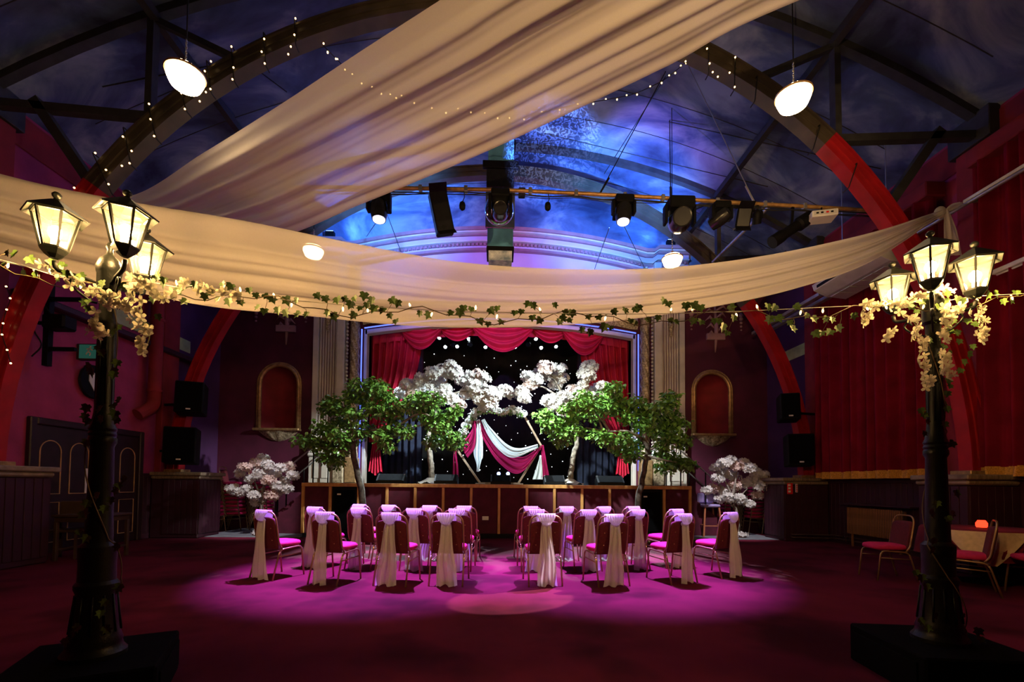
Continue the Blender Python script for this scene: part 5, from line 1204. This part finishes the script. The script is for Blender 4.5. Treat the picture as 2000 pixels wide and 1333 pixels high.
fz = box_lamp('long dark fresnel lamp tilted down left of the mirror globe', 862, 418, .30, .68, .22, (.15, -.25, .2))
light('SPOT', 'beam', fz, fz.location + V((.05, .30, -.1)), FRONT_W, (.90, 1.0, .90), .08, (1.5, 10.8, 3.1), 42, .8)
fz = box_lamp('dark floodlight beside the slanting pole', 1450, 428, .24, .34, .2, (.3, .1, -.2))
light('SPOT', 'beam', fz, fz.location + V((-.1, .28, -.05)), FRONT_W * 1.15, (.90, 1.0, .90), .08, (-1.6, 10.6, 2.95), 25, .8)
c = P(1545, 445, YR); t = thing('profile_spot', 'long black profile spot tilted at the right of the bar', 'spotlight', c)
a, b = P(1582, 424, YR), P(1508, 474, YR); MB().tube([a, a.lerp(b, .3), a.lerp(b, .34), a.lerp(b, .7), a.lerp(b, .74), b], [.11, .12, .09, .09, .105, .11], 14).build('barrel', m_black, t, smooth=40, world=True)
MB().bar(on_bar(1548), c, .03, .05).build('yoke', m_black, t, world=True)
light('SPOT', 'beam', t, b + (b - a).normalized() * .06, AISLE_W, (1.0, .72, .85), .03, (.22, 5.25, 0), 8.5, .08)
c = P(1605, 424, YR - .15); t = thing('projector', 'white projector hanging under the right end of the bar', 'projector', c); m = Matrix.Translation(c) @ Matrix.Rotation(-.25, 4, 'Z')
MB().bbox(-.20, .20, -.14, .14, -.055, .055, .012).xf(m).build('casing', m_white, t, world=True); MB().bbox(-.17, .17, -.146, -.14, -.035, .035, .002).xf(m).build('port_panel', m_offwhite, t, world=True)
for k2, (xx, mm) in enumerate(((-.12, m_black), (-.05, m_black), (.03, m_redplastic), (.10, m_black))): MB().bbox(xx - .02, xx + .02, -.152, -.146, -.014, .014, .002).xf(m).build('port', mm, t, world=True)
MB().tube([on_bar(1605), c + V((0, 0, .05))], .015, 6).build('mount', m_black, t, world=True)
a, b = P(1508, 398, YR), P(1392, 512, 10.9); tag(MB().tube([a, b], .03, 8).build('stay_pole', m_steel, smooth=60), 'galvanised pole slanting from the lighting bar to the far arch', 'pole')
# hanging panel column
YD = 9.6
def pbox(x0, x1, y0, y1, d0, d1):
    a, b = P(x0, y1, YD), P(x1, y0, YD); return MB().bbox(a.x, b.x, YD + d0, YD + d1, a.z, b.z, .008)
t = thing('hanging_column', 'blue rectangular hanging column with mirrored panel in the middle of the hall', 'panel', P(977, 510, YD))
a = P(950, 440, YD); b = P(1004, 500, YD)
MB().bbox(a.x + .02, b.x - .02, YD + .02, YD + .5, P(977, 490, YD).z, ceil_z(0) - .02, .01).build('shaft', m_duct, t, world=True)
pbox(948, 1006, 372, 446, -.03, .015).build('mirror_panel', m_mirror, t, world=True); pbox(954, 1000, 490, 509, -.02, .45).build('swirl_end', m_swirl, t, world=True)
pbox(950, 1004, 483, 490, -.035, .5).build('collar', m_black, t, world=True); pbox(943, 1013, 318, 330, -.06, .02).build('bracket_plate', m_black, t, world=True)
pbox(950, 1004, 332, 366, -.025, .015).build('smoked_panel', m_blackgloss, t, world=True)
# floods behind the bar that colour the pediment and the painted sky
for sx, lb in ((-1, 'left'), (1, 'right')):
    pos = V((XO + sx * 4.85, BY - .30, 8.30)); t = thing('led_flood', 'small black led flood on the %s end of the cornice' % lb, 'floodlight', pos)
    MB().bbox(pos.x - .12, pos.x + .12, pos.y - .07, pos.y + .07, pos.z - .13, pos.z + .05, .01).build('housing', m_black, t, world=True); MB().bbox(pos.x - .10, pos.x + .10, pos.y - .055, pos.y + .055, pos.z + .05, pos.z + .058, .002).build('lens', m_bluelens, t, world=True)
    light('SPOT', 'beam', t, pos + V((0, -.02, .07)), BLUE_W, (.10, .28, 1.0), .05, (sx * 1.4, 11.0, 9.6), 150, .9)
    pos = on_bar(742 if sx < 0 else 1222) + V((0, .30, -.16)); t = thing('led_flood', 'slim black violet flood behind the bar on the %s' % lb, 'floodlight', pos)
    MB().bbox(pos.x - .14, pos.x + .14, pos.y - .05, pos.y + .05, pos.z - .09, pos.z + .09, .01).build('housing', m_black, t, world=True); MB().bar(pos, on_bar(742 if sx < 0 else 1222), .03).build('bracket', m_black, t, world=True)
    light('SPOT', 'beam', t, pos + V((0, .08, .02)), TYMP_W, (.45, .22, 1.0), .05, (sx * 1.0, BY, 7.1), 66, .8)
    light('SPOT', 'sky_beam', t, pos + V((0, .08, .06)), SKY_W, (.08, .30, 1.0), .05, (sx * 3.2, 12.6, 9.0), 62, 1.0)  # blue beam added here to spread the blue wider than the cornice floods

# ================================================================== THINGS ON THE WALLS
def cabinet(x, y, wpx, hpx, Y, rz, rx, label, arm):
    c = P(x, y, Y); w_, h_ = wpx * Y / 900, hpx * Y / 900; t = thing('loudspeaker', label, 'speaker', c, group='wall loudspeakers'); m = Matrix.Translation(c) @ Euler((rx, 0, rz)).to_matrix().to_4x4()
    MB().bbox(-w_ / 2, w_ / 2, 0, .42, -h_ / 2, h_ / 2, .02).xf(m).build('cabinet', m_black, t, world=True); MB().bbox(-w_ / 2 + .03, w_ / 2 - .03, -.012, 0, -h_ / 2 + .03, h_ / 2 - .03, .004).xf(m).build('grille', m_grille, t, world=True)
    MB().bbox(-.045, .045, -.018, -.012, -h_ / 2 + .06, -h_ / 2 + .09, .002).xf(m).build('badge', m_white, t, world=True)
    MB().bar(m @ V((0, .42, -.05)), V((math.copysign(7.74, c.x), c.y + .45, c.z - .12)), .05).build('bracket', m_black, t, world=True)
cabinet(369, 775, 48, 62, 10.45, .35, -.12, 'upper loudspeaker on the left far arch', 0); cabinet(350, 869, 54, 70, 10.35, .35, -.08, 'lower loudspeaker on the left far arch', 0)
cabinet(1544, 793, 36, 54, 10.45, -.35, -.12, 'upper loudspeaker on the right far arch', 0); cabinet(1565, 878, 48, 64, 10.35, -.35, -.08, 'lower loudspeaker on the right far arch', 0)
# double doors
DY0, DY1, DZ = 8.05, 10.30, 2.25
a = PX(92, 832, -WX); DZ = a.z
dr = thing('door_1', 'dark panelled double doors in the left wall', 'door', (-WX, (DY0 + DY1) / 2, 0), kind='structure')
fx = -WX + .001
for y0, y1, z0, z1 in ((DY0 - .12, DY0, 0, DZ + .12), (DY1, DY1 + .12, 0, DZ + .12), (DY0, DY1, DZ, DZ + .12)): MB().bbox(fx, fx + .09, y0, y1, z0, z1, .015).build('frame', m_door, dr, world=True)
mid = (DY0 + DY1) / 2
for y0, y1 in ((DY0, mid), (mid, DY1)):
    lf = MB().bbox(fx, fx + .045, y0 + .004, y1 - .004, .01, DZ - .004, .006).build('door_leaf', m_door, dr, world=True)
    pw = (y1 - y0) / 2
    for j in range(2):
        c = y0 + pw * (j + .5); hw = pw / 2 - .09
        pts = [(fx + .05, c - hw, 1.05), (fx + .05, c - hw, DZ - .45)] + [(fx + .05, c - hw * math.cos(math.pi * i / 12), DZ - .45 + hw * math.sin(math.pi * i / 12)) for i in range(1, 12)] + [(fx + .05, c + hw, DZ - .45), (fx + .05, c + hw, 1.05), (fx + .05, c - hw, 1.05)]
        MB().tube(pts, .010, 6).build('panel_bead', m_doorgold, lf); pts = [(fx + .05, c - hw, .2), (fx + .05, c - hw, .9), (fx + .05, c + hw, .9), (fx + .05, c + hw, .2), (fx + .05, c - hw, .2)]
        MB().tube(pts, .009, 6).build('panel_bead', m_doorgold, lf)
    yc = mid + (-.10 if y0 < mid - .5 else .10)
    MB().bbox(fx + .045, fx + .052, yc - .05, yc + .05, 1.05, 1.52, .002).build('push_plate', m_white, lf)
def radiator(s, y0, y1, z0, z1, n, label):
    x = s * (WX - .20); t = thing('radiator', label, 'radiator', (x, (y0 + y1) / 2, 0)); xa, xb = sorted((x, x + s * .10))
    MB().bbox(*sorted((x + s * .011, x + s * .10)), y0, y1, z0 + .01, z1 - .01, .01).build('back_panel', m_darkwood, t, world=True)
    pm = MB().bbox(*sorted((x, x + s * .014)), -(y1 - y0) / n * .24, (y1 - y0) / n * .24, z0, z1, .004).mesh('fin', m_rad)
    for j in range(n): put('fin', pm, t, (0, y0 + (y1 - y0) * (j + .5) / n, 0), world=True)
    for z in (z0 + .05, z1 - .05): MB().tube([(x + s * .05, y0 - .02, z), (x + s * .05, y1 + .02, z)], .022, 8).build('header', m_rad, t, smooth=60, world=True)
    for y in (y0 + .1, y1 - .1): MB().bar((x + s * .05, y, 0), (x + s * .05, y, z0 + .03), .03).build('foot', m_rad, t, world=True)
    MB().tube([(x + s * .05, y1 + .02, z0 + .05), (x + s * .05, y1 + .09, z0 + .05), (x + s * .05, y1 + .09, .08)], .012, 6).build('valve_pipe', m_chrome, t, smooth=60, world=True)
    MB().bbox(min(x - .03, x + s * .2), max(x - .03, x + s * .2), y0 - .2, y1 + .2, z1 + .05, z1 + .08, .005).build('shelf', m_plumboard, t, world=True)
ra, rb_ = PX(1653, 991, 7.7), PX(1763, 1058, 7.7)
radiator(1, rb_.y, ra.y, PX(1653, 1042, 7.7).z, ra.z, 34, 'bronze column radiator on the right wall under the curtains')
rc_ = PX(64, 987, -7.7); radiator(-1, rc_.y - 1.5, rc_.y, .20, rc_.z, 26, 'bronze column radiator on the left wall beside the doors')
pipe_y = [(8.0, 11.6)]
for dz, lb in ((.17, 'upper heating pipe along the right skirting'), (.10, 'lower heating pipe along the right skirting')):
    t = thing('heating_pipe', lb, 'pipe', (WX - .06, 9, dz)); MB().tube([(WX - .97, 11.55, dz), (WX - .97, 10.60, dz), (WX - .07, 10.5, dz), (WX - .07, 7.9, dz)], .013, 8).build('tube', m_darkwood, t, smooth=60, world=True)
    for y in (8.4, 9.3, 10.2): MB().bbox(WX - .09, WX - .03, y - .02, y + .02, dz - .02, dz + .02, .004).build('clip', m_chrome, t, world=True)
# fire point
p = PX(1545, 955, 6.96); t = thing('fire_alarm_point', 'red fire alarm sounder box on the right pedestal', 'alarm', (6.95, p.y, p.z))
c = P(1543, 955, 10.66); MB().bbox(c.x - .065, c.x + .065, 10.64, 10.685, c.z - .13, c.z + .13, .012).build('box', m_redplastic, t, world=True)
for j in range(3): MB().bbox(c.x - .055, c.x + .0, 10.634, 10.641, c.z - .09 + j * .075, c.z - .045 + j * .075, .002).build('notice', m_white, t, world=True)
c = P(1556, 954, 10.66); t = thing('fire_notice', 'narrow white fire action notice with red print on the right pedestal', 'sign', (c.x, 10.66, c.z)); MB().bbox(c.x - .025, c.x + .025, 10.655, 10.672, c.z - .10, c.z + .10, .002).build('board', m_white, t, world=True)
for j in range(4): MB().bbox(c.x - .016, c.x + .016, 10.650, 10.656, c.z - .085 + j * .045, c.z - .055 + j * .045, .001).build('print', m_redplastic, t, world=True)
# clock, exit sign, ledge and pipes on the left wall
p = PX(181, 747, -WX + .05); t = thing('wall_shield', 'round black wall plaque with pale centre behind the left post', 'plaque', p)
MB().lathe([(.001, 0), (.30, 0), (.33, .02), (.31, .05), (.24, .05), (.24, .035), (.001, .035)], 28).xf(Matrix.Translation(p) @ Matrix.Rotation(D(90), 4, 'Y')).build('rim', m_black, t, smooth=40, world=True)
MB().prism([p + V((.04, y, z)) for y, z in ((-.13, .17), (.13, .17), (.13, 0), (0, -.19), (-.13, 0))], (.012, 0, 0)).build('shield', m_offwhite, t, world=True)
p = PX(186, 689, -WX + .3); t = thing('exit_sign', 'green running-man exit sign box behind the left post', 'sign', p)
MB().bbox(p.x - .30, p.x + .10, p.y - .06, p.y + .06, p.z - .15, p.z + .15, .01).build('box', m_darkwood, t, world=True)
m_exit = emit('exit_green', (.10, .42, .30), .12); MB().bbox(p.x - .24, p.x + .09, p.y - .068, p.y - .06, p.z - .13, p.z + .13, .003).build('face', m_exit, t, world=True)
gx, gy, gz = p.x - .06, p.y - .071, p.z
mn = MB(); mn.ball((gx + .03, gy, gz + .085), .02, 8, 6, (1, .2, 1))
for a, b in (((.02, .06), (-.01, -.0)), ((.02, .055), (.07, .02)), ((.015, .05), (-.04, .045)), ((-.01, 0), (.035, -.035)), ((.035, -.035), (.02, -.08)), ((-.01, 0), (-.05, -.06))): mn.bar((gx + a[0], gy, gz + a[1]), (gx + b[0], gy, gz + b[1]), .02, .006, (0, 1, 0))
mn.build('pictogram', m_white, t, world=True)
tag(MB().bbox(-WX, -WX + .22, 7.6, 12.4, 4.28, 4.40, .02).build('wall_ledge', m_plumboard), 'dark cornice ledge along the left wall above the doors', 'ledge')
t = thing('down_pipe', 'fat red down pipe bending into the left wall', 'pipe', (-WX + .22, 10.35, 2.9))
MB().tube(round_path([(-WX + .24, 10.45, 6.6), (-WX + .24, 10.45, 2.95), (-WX + .12, 10.15, 2.72)], .2, 6), .13, 16).build('tube', m_ribred if False else m_redwall, t, smooth=60, world=True)
for z in (3.3, 4.9, 6.2): MB().lathe([(.145, z - .03), (.15, z), (.145, z + .03)], 16, (-WX + .24, 10.45)).build('collar', m_redwall, t, smooth=60, world=True)
# black lighting ladder beside the left post
t = thing('lighting_ladder', 'black wall-mounted lighting frame with dark lamp left of the left post', 'frame', (-7.0, 7.9, 3.2))
a, b = PL(98, 560, (-7.3, 8.0), (-6.5, 8.0)), PL(78, 715, (-7.3, 8.0), (-6.5, 8.0)); b.x = a.x; MB().bar(a + V((0, 0, .3)), b, .09).build('upright', m_black, t, world=True)
for yy, x2 in ((586, 160), (683, 148)): e = P(x2, yy, 8.0); MB().bar(V((a.x, 8.0, e.z)), e, .06).build('arm', m_black, t, world=True)
e = P(112, 632, 8.0); MB().bbox(e.x - .14, e.x + .24, 7.85, 8.12, e.z - .12, e.z + .12, .03).build('lamp', m_black, t, world=True)
MB().bar(V((a.x, 8.0, e.z)), V((-7.85, 8.0, e.z)), .05).build('wall_bracket', m_black, t, world=True)
MB().tube(catmull([e + V((0, -.1, .1)), e + V((-.2, -.1, .3)), e + V((-.3, -.1, -.1)), e + V((-.15, -.1, -.4)), e + V((-.3, -.1, -.6))], 20), .012, 5).build('lead', m_cable, t, world=True)
# right wall: air conditioner and strip lights
t = thing('air_conditioner', 'pale ceiling air conditioner hung along the right wall', 'air conditioner', (7.1, 8.7, 5.4))
sec = [(6.72, 5.62), (6.76, 5.50), (7.02, 5.38), (7.46, 5.34), (7.52, 5.40), (7.52, 5.66), (6.80, 5.66)]
MB().prism([(x, 7.95, z) for x, z in sec], (0, 1.6, 0)).build('casing', m_offwhite, t, world=True)
MB().bbox(6.735, 6.76, 8.05, 9.45, 5.52, 5.61, .004).build('outlet_louvre', m_black, t, world=True)
for y in (7.955, 9.545): MB().prism([(x, y, z) for x, z in sec], (0, .02 if y > 8 else -.02, 0)).build('end_cap', m_white, t, world=True)
for y in (8.2, 9.3): MB().tube([(7.2, y, 5.64), (7.2, y, ceil_z(7.2))], .01, 6).build('hanger', m_steel, t, world=True)
for j in range(5): MB().bbox(7.05, 7.44, 8.1 + j * .28, 8.34 + j * .28, 5.335, 5.35, .003).build('intake_grille', m_offwhite, t, world=True)
for dx, lb in ((6.98, 'violet-tinted steel trunking beyond the air conditioner, inner run'), (7.25, 'violet-tinted steel trunking beyond the air conditioner, wall run')):
    tag(MB().bbox(dx - .06, dx + .06, 9.65, 12.3, 5.44, 5.52, .01).build('wall_trunking', m_steel), lb, 'trunking', 'trunking on the right wall')
t = thing('wall_bar', 'long steel curtain bar on the right wall holding the voile knot', 'bar', (7.42, 7, 5.8))
MB().tube([(7.42, 4.6, 5.82), (7.42, 8.0, 5.82)], .028, 8).build('tube', m_steel, t, smooth=60, world=True); MB().bbox(7.40, 7.50, 4.6, 7.0, 5.85, 5.90, .008).build('track', m_white, t, world=True)
for y in (4.9, 6.9): MB().bar((7.42, y, 5.82), (7.86, y, 5.9), .04).build('bracket', m_steel, t, world=True)
MB().bar((7.42, 6.93, 5.82), (6.9, 6.91, 5.55), .02).build('hook', m_steel, t, world=True)
t = thing('strip_light', 'unlit white strip light on the right wall past the lamp post', 'light', (7.6, 5.9, 4.6))
MB().bbox(7.50, 7.58, 5.0, 6.7, 4.55, 4.62, .01).build('batten', m_white, t, world=True); MB().tube([(7.54, 5.05, 4.53), (7.54, 6.65, 4.53)], .014, 8).build('tube', m_white, t, world=True)
for y in (5.2, 6.5): MB().bar((7.54, y, 4.6), (7.86, y, 4.66), .04).build('bracket', m_steel, t, world=True)
# stage steps with handrails, each side
for s, lb in ((-1, 'left'), (1, 'right')):
    x0 = SX0 if s < 0 else SX1; t = thing('stage_steps', 'plum-sided steps with handrails up to the %s end of the stage' % lb, 'steps', (x0 + s * .9, 12.1, 0))
    n = 5
    for j in range(n):
        a, b = sorted((x0 + s * (.02 + .27 * j), x0 + s * (.27 * (j + 1)))); MB().bbox(a, b, 11.75, 12.75, 0.014, SH - (SH / (n + 1)) * (j + 1), .008).build('step', m_plumboard, t, world=True)
    MB().prism([(x0 + s * .01, 11.70, .014), (x0 + s * 1.36, 11.70, .014), (x0 + s * 1.36, 11.70, .18), (x0 + s * .01, 11.70, SH - .02)], (0, .04, 0)).build('side_panel', m_panel, t, world=True)
    for yy in (11.72, 12.73):
        MB().tube([(x0 + s * 1.45, yy, 1.0), (x0 + s * .02, yy, SH + .95)], .018, 8).build('handrail', m_steel, t, smooth=60, world=True)
        for d in (.05, .7, 1.38): MB().tube([(x0 + s * d, yy, max(.02, SH * (1 - d / 1.42))), (x0 + s * d, yy, SH + .95 - (SH - .05) * d / 1.45)], .018, 8).build('newel', m_black, t, smooth=60, world=True)
# thin bracing wires under the painted ceiling
wires = [((1306, 238), (1720, 330), 'right of the drop rod'), ((1060, 260), (1500, 365), 'above the right half of the bar'), ((1300, 150), (1180, 340), 'slanting down to the hook'), ((200, 170), (560, 100), 'across the upper left bays'), ((480, 120), (560, 180), 'behind the left end of the sail')]
for (a0, b0, lb) in wires: tag(MB().tube([PC(a0[0] + (b0[0] - a0[0]) * i / 12, a0[1] + (b0[1] - a0[1]) * i / 12) for i in range(13)], .009, 5).build('bracing_wire', m_cable), 'thin dark wire clipped to the painted ceiling ' + lb, 'wire')
for a0, b0, lb in (((1190, 445), (1158, 535), 'from the right violet lamp to the pediment, left one'), ((1218, 440), (1262, 530), 'from the right violet lamp to the pediment, right one'), ((738, 430), (716, 462), 'under the left violet lamp, left one'), ((756, 418), (786, 500), 'under the left violet lamp, right one')):
    tag(MB().tube([P(*a0, 9.0), P(*b0, 12.6)], .008, 5).build('bracing_wire', m_cable), 'thin dark wire ' + lb, 'wire')

# unseen warm uplighters added behind the camera to light the sail from below
for sx, lb in ((-1, 'left'), (1, 'right')):
    pos = V((sx * 3.2, FY + .16, 2.3)); t = thing('added_uplighter', 'added unseen brass uplighter at the back of the hall on the %s' % lb, 'lamp', pos)
    MB().lathe([(.05, -.12), (.09, -.08), (.13, .04), (.15, .10), (.14, .10), (.10, .0)], 18).xf(Matrix.Translation(pos)).build('bowl', m_gold, t, smooth=60, world=True)
    MB().bbox(pos.x - .05, pos.x + .05, FY, pos.y, pos.z - .10, pos.z - .02, .01).build('bracket', m_gold, t, world=True)
    MB().ball(pos + V((0, 0, .05)), .05, 10, 8).build('bulb', m_fairy, t, smooth=180, world=True)
    light('SPOT', 'beam', t, pos + V((0, .02, .14)), REAR_W, (1.0, .62, .26), .06, (sx * 1.3 + 1.2, 4.5, 5.6 if sx < 0 else 5.2), 46, .9)

# violet wash and a curled gobo thrown on the painted sky by the floods on the bar
def gobo(l):
    l.data.use_nodes = True; nt = l.data.node_tree; e = nt.nodes['Emission']; N = nt.nodes.new
    tc = N('ShaderNodeTexCoord'); mp = N('ShaderNodeMapping'); mp.inputs['Scale'].default_value = (26, 26, 26)
    nz = N('ShaderNodeTexNoise'); nz.inputs['Scale'].default_value = 1; nz.inputs['Distortion'].default_value = 3.5; nz.inputs['Detail'].default_value = 0
    cr = N('ShaderNodeValToRGB'); cr.color_ramp.elements[0].position = .50; cr.color_ramp.elements[0].color = (.16, .16, .16, 1); cr.color_ramp.elements[1].position = .54
    nt.links.new(tc.outputs['Normal'], mp.inputs[0]); nt.links.new(mp.outputs[0], nz.inputs['Vector']); nt.links.new(nz.outputs['Fac'], cr.inputs[0]); nt.links.new(cr.outputs[0], e.inputs['Strength'])
pos = on_bar(1020) + V((0, .22, .10)); t = thing('gobo_projector', 'small dark pattern projector behind the bar beside the mirror globe', 'projector', pos)
MB().bbox(pos.x - .06, pos.x + .06, pos.y - .09, pos.y + .09, pos.z - .05, pos.z + .05, .01).build('housing', m_black, t, world=True); MB().bar(pos, on_bar(1020), .03).build('bracket', m_black, t, world=True)
tg = PC(1075, 285); gobo(light('SPOT', 'beam', t, pos + (tg - pos).normalized() * .12, 3800, (.22, .34, 1.0), .004, tg, 40, .7))
tg = PC(1290, 300); light('SPOT', 'violet_beam', t, pos + V((.08, .0, .08)), 1500, (.34, .20, 1.0), .03, tg, 36, 1.0)

# narrow white spots added on the bar to brighten the small blossom trees
for x, tp, lb in ((600, (505, 948), 'left'), (1480, (1440, 952), 'right')):
    pos = on_bar(x) + V((0, .02, -.24)); tg = P(tp[0], tp[1], 10.9)
    lens_head('added_tree_spot', 'small black spot can added at the %s end of the lighting bar' % lb, pos, tg, m_blackgloss, TREE_W, (1.0, .93, .95), 18, .5, .075, .2, 'lamps on the lighting bar', .04, bar=(on_bar(x).y, on_bar(x).z))
